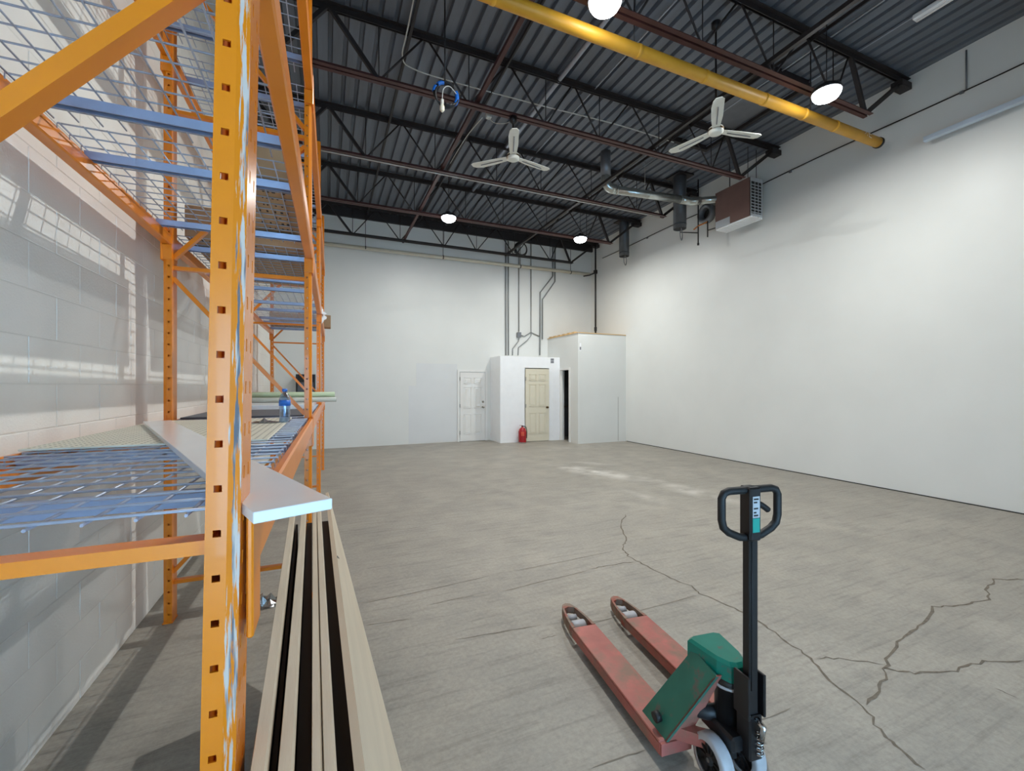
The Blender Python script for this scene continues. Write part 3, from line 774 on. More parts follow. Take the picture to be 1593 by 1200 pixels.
# arch frame joining the forks
for s in (-1, 1):
    a0, a1 = Vector((s * 0.232, 0.165, 0.09)), Vector((s * 0.232, -0.01, 0.09))
    b0, b1 = Vector((s * 0.075, 0.02, 0.43)), Vector((s * 0.080, -0.12, 0.40))
    th = Vector((-s * 0.012, 0, -0.004))
    vs = [a0, a1, b1, b0]; vs += [v + th for v in vs]
    MB().add(vs, [(0, 1, 2, 3), (7, 6, 5, 4), (0, 4, 5, 1), (1, 5, 6, 2), (2, 6, 7, 3), (3, 7, 4, 0)]).build('frame_leg', 'green', J0)
    # red edge flange on the handle side
    f0 = a1; f1 = b1; w = Vector((-s * 0.07, 0, -0.01))
    vs = [a1, b1, b1 + Vector((-s * 0.03, 0, 0)), a1 + Vector((-s * 0.115, 0, -0.0))]
    vs += [v + Vector((0, 0.008, 0)) for v in vs]
    MB().add(vs, [(0, 1, 2, 3), (7, 6, 5, 4), (0, 4, 5, 1), (1, 5, 6, 2), (2, 6, 7, 3), (3, 7, 4, 0)]).build('flange', 'redfork', J0)
MB().box(-0.255, -0.11, -0.012, 0.0, 0.035, 0.085).build('heel_plate', 'redfork', J0)
MB().box(0.11, 0.255, -0.012, 0.0, 0.035, 0.085).build('heel_plate', 'redfork', J0)
cp = MB()
pl = [(-0.085, 0.045), (-0.06, 0.06), (0.06, 0.06), (0.085, 0.045), (0.062, -0.10), (0.04, -0.15), (0.015, -0.165), (-0.015, -0.165), (-0.04, -0.15), (-0.062, -0.10)]
n = len(pl)
vs = [(x, y, 0.385) for x, y in pl] + [(x, y, 0.45) for x, y in pl] + [(x * 0.86, y * 0.88 - 0.004, 0.462) for x, y in pl]
fs = [tuple(range(n))[::-1], tuple(range(2 * n, 3 * n))]
for lv in (0, n):
    for k in range(n): fs.append((lv + k, lv + (k + 1) % n, lv + n + (k + 1) % n, lv + n + k))
cp.add(vs, fs).build('cap', 'greenclean', J0)
MB().lathe([(0, 0.13), (0.055, 0.13), (0.055, 0.34), (0.062, 0.345), (0.062, 0.375), (0.05, 0.39), (0, 0.39)], 20, 'z', (0, -0.10, 0)).build('pump_cylinder', 'black', J0)
MB().lathe([(0.062, 0.352), (0.066, 0.352), (0.066, 0.362), (0.062, 0.362)], 20, 'z', (0, -0.10, 0)).build('ring', 'wheelgrey', J0)
MB().cbox(-0.075, 0.075, -0.20, -0.02, 0.15, 0.21, 0.01).build('steer_bracket', 'black', J0)
MB().tube([(-0.13, 0.02, 0.20), (-0.07, -0.06, 0.215), (0.0, -0.07, 0.215)], 0.030, 12).build('torsion_bar', 'wheelhub', J0)
MB().bar((-0.175, 0.0, 0.12), (-0.08, -0.10, 0.13), 0.045, 0.05).build('link_arm', 'redfork', J0)
MB().tube([(-0.24, 0.06, 0.14), (-0.215, 0.06, 0.145)], 0.022, 10).build('pivot_bolt', 'rubberblack', J0)
for sx, nm in ((-0.105, 0), (0.045, 1)):
    wh = MB(); wh.lathe([(0.065, -0.026), (0.084, -0.026), (0.09, -0.02), (0.09, 0.02), (0.084, 0.026), (0.065, 0.026)], 28, 'x', (sx, -0.13, 0.09))
    w_ = wh.build('steer_wheel', 'wheelgrey', J0)
    MB().lathe([(0.0, -0.024), (0.018, -0.026), (0.022, -0.012), (0.06, -0.008), (0.066, -0.020), (0.066, 0.020), (0.06, 0.008), (0.022, 0.012), (0.018, 0.026), (0, 0.024)], 24, 'x', (sx, -0.13, 0.09)).build('hub', 'wheelhub', w_)
    sp = MB()
    for q in range(10):
        t = q * 2 * PI / 10
        sp.bar((sx - 0.014, -0.13 + 0.018 * math.cos(t), 0.09 + 0.018 * math.sin(t)), (sx - 0.014, -0.13 + 0.062 * math.cos(t), 0.09 + 0.062 * math.sin(t)), 0.008, 0.008)
    sp.build('spokes', 'rubberblack', w_)
MB().tube([(-0.13, -0.13, 0.09), (0.075, -0.13, 0.09)], 0.014, 10).build('axle', 'chrome', J0)
MB().bar((-0.03, -0.13, 0.09), (-0.03, -0.13, 0.2), 0.03, 0.05, (0, 1, 0)).build('axle_fork', 'black', J0)
# handle
HY = -0.205
for s in (-1, 1): MB().cbox(s * 0.036 - 0.006, s * 0.036 + 0.006, HY - 0.035, HY + 0.04, 0.30, 0.46, 0.003).build('handle_bracket', 'black', J0)
MB().cbox(-0.03, 0.03, HY - 0.03, HY + 0.04, 0.14, 0.31, 0.006).build('pivot_block', 'black', J0)
MB().cbox(-0.021, 0.021, HY - 0.018, HY + 0.018, 0.29, 0.99, 0.004).build('handle_bar', 'black', J0)
MB().tube([(-0.012, HY - 0.019, 0.40), (-0.010, HY - 0.0192, 0.7), (-0.011, HY - 0.0192, 0.97)], 0.0022, 6).build('release_chain', 'rubberblack', J0)
hp = [(-0.03, 1.155), (-0.10, 1.155), (-0.122, 1.148), (-0.132, 1.13), (-0.132, 1.05), (-0.124, 1.02), (-0.10, 1.0), (-0.05, 0.978), (0, 0.972), (0.05, 0.978), (0.10, 1.0), (0.124, 1.02), (0.132, 1.05), (0.132, 1.13), (0.122, 1.148), (0.10, 1.155), (0.03, 1.155), (0, 1.157)]
MB().tube([(x, HY, z) for x, z in hp], 0.0145, 12, closed=True).build('handle_loop', 'rubberblack', J0)
hb = MB().cbox(-0.026, 0.026, HY - 0.028, HY + 0.028, 0.965, 1.168, 0.006).build('handle_head', 'black', J0)
MB().box(-0.016, 0.016, HY - 0.0290, HY - 0.028, 1.055, 1.135).build('white_sticker', 'notice', hb)
MB().box(-0.016, 0.016, HY - 0.0291, HY - 0.028, 1.0, 1.053).build('teal_sticker', 'teal', hb)
sm = MB()
for z, w in ((1.125, 0.022), (1.113, 0.016), (1.09, 0.020), (1.075, 0.012), (1.064, 0.02)): sm.box(-0.012, -0.012 + w, HY - 0.0296, HY - 0.0289, z - 0.003, z + 0.003)
sm.build('sticker_marks', 'print', hb)
MB().tube(bez([(0.02, HY + 0.005, 1.10), (0.055, HY + 0.005, 1.092), (0.095, HY + 0.005, 1.066)]), [0.012] * 12 + [0.006], 8).build('release_lever', 'rubberblack', J0)
sp = MB()
sp.tube([(0.012 * math.cos(t), HY - 0.045 + 0.012 * math.sin(t), 0.17 + 0.1 * t / (10 * PI)) for t in [k * 0.4 for k in range(79)]], 0.003, 5)
sp.build('return_spring', 'chrome', J0)
MB().tube([(0.0, HY - 0.03, 0.30), (0.0, HY - 0.06, 0.29), (0.0, HY - 0.05, 0.24)], 0.012, 8).build('release_cam', 'chrome', J0)

# ------------------------------------------------------------------ closets and doors at the back
def six_panel(parent, w, h, m, knob, side=1, hinge=True):
    leaf = MB().box(-w / 2, w / 2, -0.035, 0, 0.012, h).build('leaf', m, parent)
    cw = (w - 0.115 * 2 - 0.09) / 2
    for sx in (-1, 1):
        xc = sx * (0.045 + cw / 2)
        for z0, z1 in ((0.22, 0.80), (0.98, 1.60), (1.70, 1.88)):
            z0 *= h / 2.03; z1 *= h / 2.03
            p = MB(); a = 0.022
            xs0, xs1 = xc - cw / 2, xc + cw / 2
            # moulded rim then raised field
            p.box(xs0, xs1, -0.047, -0.035, z0, z0 + 0.012).box(xs0, xs1, -0.047, -0.035, z1 - 0.012, z1).box(xs0, xs0 + 0.012, -0.047, -0.035, z0, z1).box(xs1 - 0.012, xs1, -0.047, -0.035, z0, z1)
            p.add([(xs0 + a, -0.0351, z0 + a), (xs1 - a, -0.0351, z0 + a), (xs1 - a, -0.0351, z1 - a), (xs0 + a, -0.0351, z1 - a),
                   (xs0 + 2 * a, -0.045, z0 + 2 * a), (xs1 - 2 * a, -0.045, z0 + 2 * a), (xs1 - 2 * a, -0.045, z1 - 2 * a), (xs0 + 2 * a, -0.045, z1 - 2 * a)],
                  [(0, 1, 5, 4), (1, 2, 6, 5), (2, 3, 7, 6), (3, 0, 4, 7), (4, 5, 6, 7)])
            p.build('panel', m, leaf)
    kx = side * (w / 2 - 0.07)
    MB().lathe([(0, 0), (0.030, 0), (0.030, -0.008), (0.012, -0.012), (0.012, -0.04), (0.027, -0.05), (0.030, -0.06), (0.024, -0.075), (0, -0.08)], 14, 'y', (kx, -0.035, 0.95)).build('knob', knob, leaf)
    if hinge:
        for z in (0.25, 1.0, 1.75): MB().box(-side * (w / 2 + 0.004) - 0.008, -side * (w / 2 + 0.004) + 0.008, -0.05, -0.03, z - 0.05, z + 0.05).build('hinge', 'nickel', leaf)
    return leaf
def casing(parent, w, h, m='doorwhite'):
    c = MB(); k = 0.065
    c.box(-w / 2 - k, -w / 2 - 0.006, -0.03, 0.0, 0, h + k).box(w / 2 + 0.006, w / 2 + k, -0.03, 0.0, 0, h + k).box(-w / 2 - 0.006, w / 2 + 0.006, -0.03, 0.0, h + 0.008, h + k)
    return c.build('casing', m, parent)
d1 = struct(link('door_1', None)); d1.location = (3.775, YB - 0.002, 0)
lf = six_panel(d1, 0.74, 1.93, 'doorwhite', 'nickel'); casing(d1, 0.75, 1.94)
MB().lathe([(0, 0), (0.028, 0), (0.028, -0.02), (0, -0.024)], 14, 'y', (0.30, -0.035, 1.11)).build('deadbolt', 'nickel', lf)
# low closet
LCX0, LCX1, LCY = 4.32, 6.16, 10.87
lc = thing('low_closet', 'low white drywall closet with the cream door against the back wall', 'closet', (LCX0, LCY, 0))
w_ = LCX1 - LCX0; dd = YB - LCY; DCX = 5.43 - LCX0; hw = 0.38
MB().box(0, 0.10, 0, dd - 0.001, 0, 2.37).build('side_wall', 'whitepaint', lc)
MB().box(0.10, DCX - hw, 0, 0.1, 0, 2.37).box(DCX + hw, w_, 0, 0.1, 0, 2.37).box(DCX - hw, DCX + hw, 0, 0.1, 2.06, 2.37).build('front_wall', 'whitepaint', lc)
MB().box(0.10, w_, 0.1, dd - 0.001, 2.31, 2.37).build('roof', 'whitepaint', lc)
nt_ = MB().box(1.54, 1.65, -0.003, 0, 2.20, 2.34).build('notice', 'notice', lc)
MB().box(1.55, 1.64, -0.0045, -0.003, 2.28, 2.33).box(1.55, 1.64, -0.0045, -0.003, 2.21, 2.26).build('notice_print', 'noticeb', nt_)
d2 = struct(link('door_2', None)); d2.location = (5.43, LCY, 0)
six_panel(d2, 0.73, 2.03, 'cream', 'brass'); casing(d2, 0.745, 2.045)
d2.children[0].location = (0, 0.045, 0)
# tall closet
TX0, TY, TH = 6.17, 9.90, 2.97
tcl = thing('tall_closet', 'tall white drywall closet with a bare lumber top in the far right corner', 'closet', (TX0, TY, 0))
tw, td = XR - 0.017 - TX0, YB - TY - 0.001
OY0, OY1, OH = 0.46, 0.93, 2.0
MB().box(0, tw, 0, 0.1, 0, TH).build('front_wall', 'wall', tcl)
MB().box(0, 0.1, 0.1, OY0, 0, TH).box(0, 0.1, OY1, td, 0, TH).box(0, 0.1, OY0, OY1, OH, TH).build('side_wall', 'wall', tcl)
MB().box(-0.012, tw, -0.012, td, TH, TH + 0.022).build('plywood_top', 'plywood', tcl)
for k in range(6):
    MB().box(0.001, 0.09, 0.2 + k * 0.26, 0.34 + k * 0.26, TH + 0.022, TH + 0.06).build('lumber_block', 'plywood', tcl)
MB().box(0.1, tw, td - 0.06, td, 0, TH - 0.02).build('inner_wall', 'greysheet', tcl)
MB().box(1.30, 1.308, -0.002, 0.0, 0.02, 1.25).build('wall_joint', 'crack', tcl)
n2 = MB().box(0.045, 0.095, -0.003, 0, 2.50, 2.70).build('notice', 'whitepaint', tcl)
MB().box(0.05, 0.09, -0.0045, -0.003, 2.52, 2.60).build('notice_print', 'noticeb', n2)
d3 = struct(link('door_3', None)); d3.location = (TX0, TY, 0)
c = MB(); c.box(-0.02, 0, OY0 - 0.065, OY0, 0, OH + 0.06).box(-0.02, 0, OY1, OY1 + 0.035, 0, OH + 0.06).box(-0.02, 0, OY0, OY1, OH, OH + 0.06)
c.box(0, 0.10, OY0, OY0 + 0.012, 0, OH).box(0, 0.10, OY1 - 0.012, OY1, 0, OH).build('casing', 'doorwhite', d3)
lf = MB().box(0.0, 0.42, -0.018, 0.018, 0.012, OH - 0.01).build('leaf', 'doorwhite', d3); lf.location = (0.02, OY1 - 0.035, 0); lf.rotation_euler = (0, 0, 0.90)
kn = MB().lathe([(0, 0), (0.012, 0), (0.012, -0.04), (0.03, -0.055), (0.024, -0.075), (0, -0.08)], 12, 'y', (0.36, -0.018, 0.95)).build('knob', 'brass', lf)

# fire extinguisher
fe = thing('fire_extinguisher', 'red fire extinguisher standing on the floor beside the cream door', 'extinguisher', (4.90, 10.70, 0))
MB().lathe([(0, 0), (0.095, 0), (0.105, 0.012), (0.107, 0.03), (0.112, 0.28), (0.11, 0.31), (0.09, 0.37), (0.055, 0.41), (0.028, 0.425), (0.028, 0.44), (0, 0.44)], 24).build('cylinder', 'red', fe)
MB().lathe([(0.096, 0.004), (0.109, 0.006), (0.109, 0.022), (0.10, 0.024)], 24).build('base_ring', 'chrome', fe)
MB().cbox(-0.02, 0.02, -0.025, 0.025, 0.435, 0.475, 0.005).build('valve', 'black', fe)
MB().bar((-0.09, -0.01, 0.485), (0.03, 0, 0.47), 0.02, 0.008).build('lever', 'red', fe)
lab = MB(); seg = 8
vs = []
for k in range(seg + 1):
    t = -PI / 2 - 0.75 + 0.8 * k / seg
    vs += [(0.1135 * math.cos(t), 0.1135 * math.sin(t), 0.20), (0.1125 * math.cos(t), 0.1125 * math.sin(t), 0.31)]
lab.add(vs, [(2 * k, 2 * k + 2, 2 * k + 3, 2 * k + 1) for k in range(seg)]).build('label_patch', 'sticker', fe)
MB().tube(bez([(0.02, -0.01, 0.455), (0.09, -0.03, 0.43), (0.125, -0.02, 0.3), (0.124, -0.01, 0.12)]), 0.011, 8).build('hose', 'black', fe)

# ------------------------------------------------------------------ pipes on the back wall
o = MB().tube([(XL + 0.12, 11.50, 5.03), (7.60, 11.50, 5.06)], 0.048, 14).build('cream_pipe', 'creampipe')
tag(o, 'long cream pipe running along the back wall below the last joist', 'pipe')
for i, x in enumerate((0.9, 2.9, 5.2, 6.9)):
    h = thing('pipe_hanger', 'thin black hanger rod holding the cream pipe, number %s from the rack side' % ('one two three four'.split()[i]), 'hanger', (x, 11.50, 5.1), 0, 'cream pipe hangers')
    MB().tube([(0, 0, 0.0), (0, 0, 0.70)], 0.007, 6).build('rod', 'black', h)
    MB().lathe([(0.050, -0.012), (0.054, -0.012), (0.054, 0.012), (0.050, 0.012)], 16, 'x', (0, 0, -0.055 + 0.002 * i)).build('clamp', 'black', h)
CY = YB - 0.03
def cpx(px, py, Y=CY):
    l = (px - 796.5) / 671.47; s, c = math.sin(YAW), math.cos(YAW); k = Y / (-l * s + c)
    return ((l * c + s) * k, Y, 1.55 + (600.85 - py) / 671.47 * k)
def conduit(pts, r, label):
    o = MB().tube([cpx(*p) for p in pts], r, 8).build('wall_conduit', 'conduit'); return tag(o, label, 'conduit', 'conduits on the back wall')
conduit([(786.7, 372), (787, 553)], 0.017, 'straight grey conduit on the back wall, leftmost of the group')
conduit([(790.7, 372), (791, 553)], 0.017, 'straight grey conduit on the back wall, second from the left')
conduit([(807.3, 372), (807.3, 516)], 0.014, 'grey conduit dropping into the square junction box')
conduit([(807, 527), (806.5, 531), (797.5, 543), (797.3, 553)], 0.014, 'bent grey conduit leaving the bottom of the junction box')
conduit([(826, 372), (826.3, 522), (820, 530), (806.5, 541), (806, 553)], 0.013, 'grey conduit kinking left above the low closet roof')
conduit([(860, 372), (860, 430), (840.5, 455), (839.7, 553)], 0.020, 'thick grey conduit with a long offset bend, left of two')
conduit([(863.5, 372), (863.5, 438), (844, 466), (843.7, 528)], 0.020, 'thick grey conduit with a long offset bend, right of two')
conduit([(811, 522), (816, 523.5), (826, 517), (840, 524)], 0.013, 'short grey conduit running right from the junction box')
x, y, z = cpx(807, 521.5)
jb = thing('junction_box', 'small square grey junction box on the back wall above the low closet', 'junction box', (x, YB, z))
MB().cbox(-0.06, 0.06, -0.07, -0.001, -0.075, 0.075, 0.004).build('box', 'conduit', jb)
MB().cbox(-0.064, 0.064, -0.075, -0.07, -0.079, 0.079, 0.002).build('cover', 'grey', jb)
o = MB().tube([(7.55, 11.12, 5.9), (7.55, 11.12, 3.0)], 0.026, 10).build('sprinkler_riser', 'black'); tag(o, 'black vertical pipe in the far right corner down to the tall closet', 'pipe')
v = MB(); v.tube([(7.55, 11.12, 5.02), (7.42, 11.25, 4.96), (7.30, 11.40, 4.95)], 0.022, 8); v.build('branch', 'black', o)
MB().cbox(7.50, 7.60, 11.07, 11.17, 4.98, 5.10, 0.015).build('valve', 'black', o)
MB().cbox(7.515, 7.585, 11.085, 11.155, 3.22, 3.36, 0.015).build('valve', 'black', o)
ck = thing('cable_coil', 'coil of black cable hung on the last joist before the back wall', 'cable coil', cpx(810, 388, 11.16))
for q in range(4):
    r = 0.20 - 0.012 * q
    MB().tube([(r * math.cos(t), -0.015 * q, r * math.sin(t)) for t in [k * 2 * PI / 24 for k in range(24)]], 0.012, 6, closed=True).build('cable_turn', 'black', ck)

# ------------------------------------------------------------------ overhead services
yp = thing('gas_pipe', 'thick yellow pipe crossing under the roof joists toward the right wall', 'pipe', (0, 3.70, 5.12))
MB().tube([(XL + 0.02, 0, 0), (7.44, 0, 0)], 0.066, 20).build('pipe', 'yellowpipe', yp)
MB().lathe([(0.066, -0.02), (0.075, -0.02), (0.075, 0.012), (0.05, 0.012), (0.05, -0.01)], 20, 'x', (7.44, 0, 0)).build('end_cap', 'black', yp)
for x in (-0.2, 1.4, 3.05, 4.0, 5.0, 5.75, 6.4):
    MB().lathe([(0.066, -0.022), (0.071, -0.018), (0.071, 0.018), (0.066, 0.022)], 18, 'x', (x, 0, 0)).build('coupling', 'yellowpipe', yp)
for x in (0.0, 3.0, 5.9): MB().tube([(x, 0, 0.06), (x, 0, 0.87)], 0.007, 6).build('hanger_rod', 'black', yp)
cm = MB()
for a, b in (((6.98, -0.0), (7.02, 0.035)), ((7.02, 0.035), (7.05, -0.01)), ((7.08, 0.03), (7.14, 0.03)), ((7.08, 0.03), (7.09, -0.01)), ((7.09, -0.01), (7.15, -0.015))):
    f_ = lambda q: (q[0], -math.sqrt(max(0, 0.0668 ** 2 - (q[1] - 0.01) ** 2)), q[1] - 0.01)
    cm.tube([f_(a), f_(b)], 0.003, 5)
cm.build('chalk_marks', 'whitepaint', yp)

def fan(loc, tips, top, label):
    t = thing('ceiling_fan', label, 'fan', loc, 0, 'ceiling fans')
    MB().lathe([(0, -0.045), (0.06, -0.045), (0.085, -0.03), (0.09, 0.0), (0.085, 0.03), (0.05, 0.05), (0.03, 0.07), (0, 0.07)], 24).build('hub', 'fan', t)
    MB().lathe([(0.0905, -0.008), (0.093, -0.008), (0.093, 0.012), (0.0905, 0.012)], 24).build('hub_band', 'brass', t)
    MB().tube([(0, 0, 0.06), (0, 0, top - loc[2])], 0.012, 8).build('downrod', 'black', t)
    MB().lathe([(0.012, top - loc[2] - 0.10), (0.05, top - loc[2] - 0.06), (0.055, top - loc[2]), (0, top - loc[2])], 16).build('canopy', 'black', t)
    for (dx, dy) in tips:
        a = math.atan2(dy, dx); L = 0.64
        out = [(0.08, -0.045), (0.30, -0.066), (0.50, -0.072), (0.60, -0.058), (L, -0.03), (L, 0.03), (0.60, 0.060), (0.30, 0.060), (0.08, 0.042)]
        n = len(out); P = []
        for zt in (0.0, 0.006):
            for x, y in out:
                P.append((x, y, zt + 0.015 + y * 0.06 + (0.12 * max(0, x - 0.5)) - 0.02))
        fs = [tuple(range(n))[::-1], tuple(range(n, 2 * n))] + [(k, (k + 1) % n, n + (k + 1) % n, n + k) for k in range(n)]
        b = MB().add(P, fs).build('blade', 'fan', t); b.rotation_euler = (0, 0, a)
        rb = MB().bar((0.16, 0, -0.011), (0.5, 0, -0.009), 0.012, 0.006).build('blade_groove', 'grey', b)
fan((2.356, 5.45, 4.70), [(-0.25, -0.62), (-0.41, 0.44), (0.57, 0.13)], 5.25, 'white three-blade ceiling fan hanging from a joist, the left one')
fan((4.41, 3.90, 4.70), [(-0.45, -0.44), (0.57, -0.1), (-0.14, 0.60)], 6.03, 'white three-blade ceiling fan behind the yellow pipe, the right one')
# hanging lamp cord coil with blue tape
hc = thing('lamp_cord_coil', 'coiled black lamp cord with blue tape and a bare bulb hanging from the roof', 'cord', (1.19, 4.60, 4.72))
for q in range(3):
    r = 0.135 - 0.010 * q
    MB().tube([(r * math.cos(t), 0.018 * math.sin(3 * t + q), r * math.sin(t)) for t in [k * 2 * PI / 28 for k in range(28)]], 0.010, 6, closed=True).build('cord_turn', 'black', hc)
for a0, a1 in ((1.75, 2.35), (-0.7, 0.5), (2.6, 3.1)):
    MB().tube([(0.128 * math.cos(t), 0, 0.128 * math.sin(t)) for t in [a0 + (a1 - a0) * k / 6 for k in range(7)]], 0.022, 8).build('tape', 'bluetape', hc)
MB().tube([(-0.01, 0, 0.13), (-0.01, 0, 1.31)], 0.008, 6).build('drop_cord', 'black', hc)
MB().tube(bez([(0.11, -0.03, 0.02), (0.03, -0.04, 0.075), (-0.035, -0.04, 0.03), (-0.05, -0.04, -0.09)]), 0.005, 6).build('lamp_lead', 'cable', hc)
MB().lathe([(0, 0.02), (0.018, 0.02), (0.018, -0.03), (0, -0.03)], 12, 'z', (-0.05, -0.04, -0.11)).build('socket', 'fan', hc)
MB().lathe([(0, -0.03), (0.016, -0.03), (0.026, -0.055), (0.026, -0.09), (0.014, -0.108), (0, -0.11)], 14, 'z', (-0.05, -0.04, -0.11)).build('bulb', 'bulb', hc)

# conduits and cables under the deck
o = MB().tube([(3.12, 2.0, 5.965), (3.0, YB - 0.08, 5.965)], 0.035, 12).build('ceiling_conduit', 'steel'); tag(o, 'thick pale galvanised conduit under the roof deck', 'conduit')
o = MB().tube([(3.72, 1.0, 5.99), (3.62, YB - 0.08, 5.99)], 0.012, 8).build('ceiling_conduit', 'steel'); tag(o, 'thin pale conduit under the roof deck beside the thick one', 'conduit')
o = MB().tube([(5.9, YF, 6.0), (5.9, 9.0, 6.0)], 0.012, 8).build('ceiling_conduit', 'steel'); tag(o, 'thin pale conduit under the roof deck near the right lamps', 'conduit')
o = MB().tube(bez([(0.9, 3.9, 5.97), (0.90, 5.3, 5.88), (0.91, 5.75, 5.86), (1.07, 5.95, 5.89), (1.62, 6.0, 5.90), (3.0, 5.97, 5.9), (4.45, 5.92, 5.91), (5.69, 5.94, 5.90)]), 0.009, 6).build('ceiling_cable', 'cable')
tag(o, 'pale cable strung across the roof behind the cable coil', 'cable')
fb = thing('fan_outlet_box', 'small pale outlet box on the joist feeding the left ceiling fan', 'outlet box', (2.06, 5.62, 5.31))
MB().cbox(-0.035, 0.035, -0.035, 0.035, -0.05, 0.05, 0.005).build('box', 'cable', fb)
MB().tube(bez([(0.0, 0, -0.05), (0.08, -0.04, -0.12), (0.2, -0.12, -0.14), (0.29, -0.17, -0.10)]), 0.005, 6).build('flex', 'cable', fb)
o = MB().tube(bez([(2.0, 5.7, 5.3), (1.95, 6.3, 5.34), (1.94, 7.2, 5.36)]), 0.006, 6).build('ceiling_cable', 'cable'); tag(o, 'thin pale cable along the red bridging behind the outlet box', 'cable')
o = MB().tube([(XL + 0.05, 7.30, 5.20), (3.0, 7.30, 5.19), (6.6, 7.30, 5.20)], 0.011, 6).build('ceiling_cable', 'cable'); tag(o, 'pale straight cable slung under the third joist from the back wall', 'cable')
# unlit strip light by the right wall
sl = thing('strip_light', 'unlit white strip light under the roof deck near the right wall', 'strip light', (6.49, 2.28, 5.93))
MB().cbox(-0.05, 0.05, -0.58, 0.58, 0.0, 0.06, 0.008).build('body', 'whitepaint', sl)
MB().tube([(0, -0.56, -0.012), (0, 0.56, -0.012)], 0.014, 10).build('tube', 'whitepaint', sl)
MB().box(-0.012, 0.012, -0.1, 4.5, 0.062, 0.085).build('feed_track', 'steel', sl)
# steel rail and cable on the right wall
rl = thing('door_rail', 'pale galvanised rail standing off the right wall near the top right', 'rail', (7.58, 1.2, 4.95))
MB().prism([(-0.03, -0.028), (-0.022, -0.034), (0.03, -0.034), (0.03, 0.024), (0.022, 0.03), (-0.03, 0.03)], -3.0, 2.03, 'xz').build('rail', 'railpaint', rl)
for y in (-2.0, -0.2, 0.6): MB().box(0.03, 0.154, y - 0.02, y + 0.02, -0.005, 0.005).build('bracket', 'grey', rl)
o = MB().tube([(7.722, y, 5.452 + 0.012 * math.sin(y * 1.7)) for y in [YF + 0.4 * k for k in range(35)]], 0.009, 6).build('wall_cable', 'black'); tag(o, 'thin dark cable clipped along the right wall below the roof', 'cable')
for y in (2.9, 4.0, 5.2, 7.0, 9.0): MB().box(7.705, 7.734, y - 0.02, y + 0.02, 5.42, 5.452).build('clip', 'grey', o)
o = MB().tube([(7.728, 2.86, 5.46), (7.728, 2.86, 5.97)], 0.009, 6).build('wall_drop', 'grey'); tag(o, 'short vertical conduit on the right wall above the rail', 'conduit')
# rooftop opening plate behind the right fan
rp = thing('roof_hatch_frame', 'pale square roof opening plate above the right ceiling fan', 'hatch', (6.05, 5.05, 6.0))
MB().box(-0.42, 0.42, -0.32, 0.32, 0.0, 0.025).build('plate', 'grey', rp)
for s in (-1, 1): MB().box(s * 0.46 - 0.03, s * 0.46 + 0.03, -0.9, 0.9, -0.06, 0.025).build('curb_angle', 'joistblack', rp)
for s in (-1, 1): MB().box(-0.49, 0.49, s * 0.93 - 0.03, s * 0.93 + 0.03, -0.06, 0.025).build('curb_angle', 'joistblack', rp)

# unit heater
HX0, HX1, HY0, HY1, HZ0, HZ1 = 7.20, 7.53, 5.60, 6.38, 4.68, 5.43
ht = thing('unit_heater', 'unit heater with a brown side panel and grey louvres hung by the right wall', 'heater', (HX0, HY0, HZ0))
w, d_, h = HX1 - HX0, HY1 - HY0, HZ1 - HZ0
MB().box(0.008, w, 0.012, d_, 0.03, h).build('body', 'heater', ht)
MB().box(0, 0.008, 0, d_, 0.03, h).build('side_panel', 'brown', ht)
MB().box(-0.004, 0.0, d_ - 0.34, d_ - 0.01, 0.03, 0.17).build('access_panel', 'heater', ht)
MB().box(0.0, w, 0, 0.012, h - 0.07, h).box(0, w, 0, 0.012, 0.03, 0.08).box(0.0, 0.03, 0, 0.012, 0.08, h - 0.07).box(w - 0.03, w, 0, 0.012, 0.08, h - 0.07).build('front_frame', 'heater', ht)
MB().box(0.03, w - 0.03, 0.008, 0.014, 0.08, h - 0.07).build('grille_back', 'dark', ht)
for k in range(10):
    z = 0.10 + k * 0.057
    o = MB().bar((0.03, -0.004, z), (w - 0.03, -0.004, z), 0.003, 0.026, (0, 0.5, 1)).build('louvre', 'heater', ht)
for x in (0.12, 0.21): MB().box(x, x + 0.008, -0.006, 0.006, 0.08, h - 0.07).build('louvre_bar', 'heater', ht)
for k in range(6):
    MB().box(0.02 + k * 0.052, 0.05 + k * 0.052, -0.01, d_, 0.0, 0.03).build('base_rail', 'whitepaint', ht)
for x, y in ((0.04, 0.08), (0.04, d_ - 0.3), (w - 0.04, 0.1), (w - 0.04, d_ - 0.1)): MB().tube([(x, y, h), (x, y, ZC - HZ0)], 0.006, 6).build('hanger_rod', 'black', ht)
# exhaust duct from the heater up to the roof
ed = thing('exhaust_duct', 'galvanised exhaust duct bending from the roof across to the unit heater', 'duct', (0, 0, 0))
DZ = 5.33
MB().tube([(4.90, 6.88, ZC), (4.90, 6.88, 5.56)], 0.095, 18).build('drop_pipe', 'grey', ed)
el = [(4.90, 6.88, 5.58), (4.90, 6.88, 5.50), (4.915, 6.88, 5.42), (4.96, 6.87, 5.365), (5.03, 6.86, 5.34), (5.10, 6.85, DZ)]
MB().tube(el, 0.088, 18).build('elbow', 'duct', ed)
MB().tube([(5.08, 6.855, DZ), (6.62, 6.665, DZ - 0.01)], 0.076, 18).build('run', 'duct', ed)
MB().tube([(6.58, 6.67, DZ - 0.01), (6.70, 6.655, DZ - 0.015), (6.79, 6.63, DZ - 0.03), (6.86, 6.58, DZ - 0.03), (6.95, 6.53, DZ - 0.025)], 0.080, 18).build('elbow', 'duct', ed)
MB().tube([(6.92, 6.545, DZ - 0.025), (7.24, 6.40, DZ), (7.34, 6.375, DZ)], 0.068, 18).build('run', 'duct', ed)
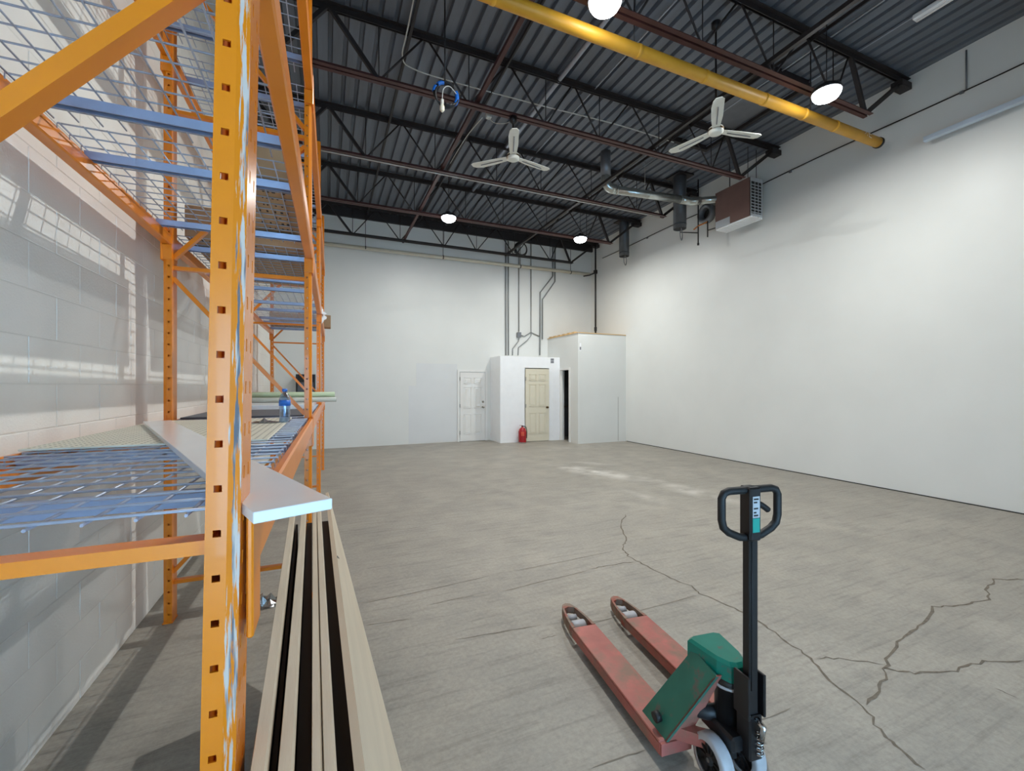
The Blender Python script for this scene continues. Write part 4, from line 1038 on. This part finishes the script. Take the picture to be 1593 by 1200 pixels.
for p, q in (((5.12, 6.85, DZ), (5.15, 6.846, DZ)), ((5.8, 6.766, DZ - 0.004), (5.82, 6.764, DZ - 0.004)), ((6.56, 6.672, DZ - 0.01), (6.59, 6.668, DZ - 0.01))): MB().tube([p, q], 0.083, 18).build('joint_band', 'duct', ed)
MB().tube([(5.75, 6.77, DZ + 0.07), (5.75, 6.77, ZC)], 0.004, 6).build('hanger_wire', 'cable', ed)
def flue(x, y, zb, label, m='flue'):
    t = thing('flue_pipe', label, 'flue', (x, y, 0), 0, 'flue pipes')
    MB().lathe([(0.132, ZC), (0.132, zb), (0.126, zb), (0.126, ZC)], 24).build('pipe', m, t)
    MB().lathe([(0.136, zb + 0.08), (0.136, zb + 0.10)], 24).build('seam_band', m, t)
    MB().box(-0.2, 0.2, -0.2, 0.2, ZC - 0.03, ZC).build('flange', 'joistblack', t)
    cp_ = MB(); cp_.lathe([(0, zb + 0.02), (0.126, zb + 0.02)], 24); cp_.build('inside_cap', 'dark', t)
    for q in range(2):
        r = 0.115 - 0.02 * q
        MB().tube([(0.02 + 0.8 * r * math.cos(a), -0.02 + 0.5 * r * math.cos(a), zb - 0.11 + r * 1.15 * math.sin(a)) for a in [k * 2 * PI / 20 for k in range(20)]], 0.007, 6, closed=True).build('cable_loop', 'grey', t)
flue(6.92, 7.05, 4.90, 'dark vertical flue pipe beside the unit heater with a cable loop under it')
flue(7.42, 9.57, 5.07, 'dark vertical flue pipe nearer the far corner by the right wall')
# round wall fan beside the heater
rv = thing('round_vent', 'round grey vent collar on the right wall beside the unit heater', 'vent', (XR - 0.018, 7.02, 5.33))
MB().lathe([(0.10, 0.0), (0.19, 0.0), (0.205, -0.03), (0.20, -0.14), (0.16, -0.16), (0.12, -0.13), (0.11, -0.02)], 26, 'x').build('collar', 'grey', rv)
MB().lathe([(0, -0.03), (0.115, -0.03)], 22, 'x').build('opening', 'dark', rv)
gp = thing('gas_drop', 'thin black gas drop pipe with orange fittings by the unit heater', 'pipe', (7.35, 6.96, 0))
MB().tube([(0, 0, 6.0), (0, 0, 4.60)], 0.014, 8).build('drop', 'black', gp)
MB().tube([(0, 0, 4.85), (-0.10, 0.40, 4.98)], 0.012, 8).build('branch', 'black', gp)
MB().tube([(0, 0.12, 4.96), (0, 0, 5.0), (0, -0.25, 5.0)], 0.016, 8).build('copper_branch', 'copper', gp)
MB().tube([(0, -0.25, 5.02), (0, -0.25, 4.68)], 0.013, 8).build('drip_leg', 'black', gp)
MB().tube([(0, -0.25, 4.82), (0.02, -0.62, 4.80)], 0.012, 8).build('heater_feed', 'black', gp)
MB().lathe([(0, 4.585), (0.022, 4.585), (0.022, 4.63), (0, 4.63)], 10).build('pipe_cap', 'black', gp)
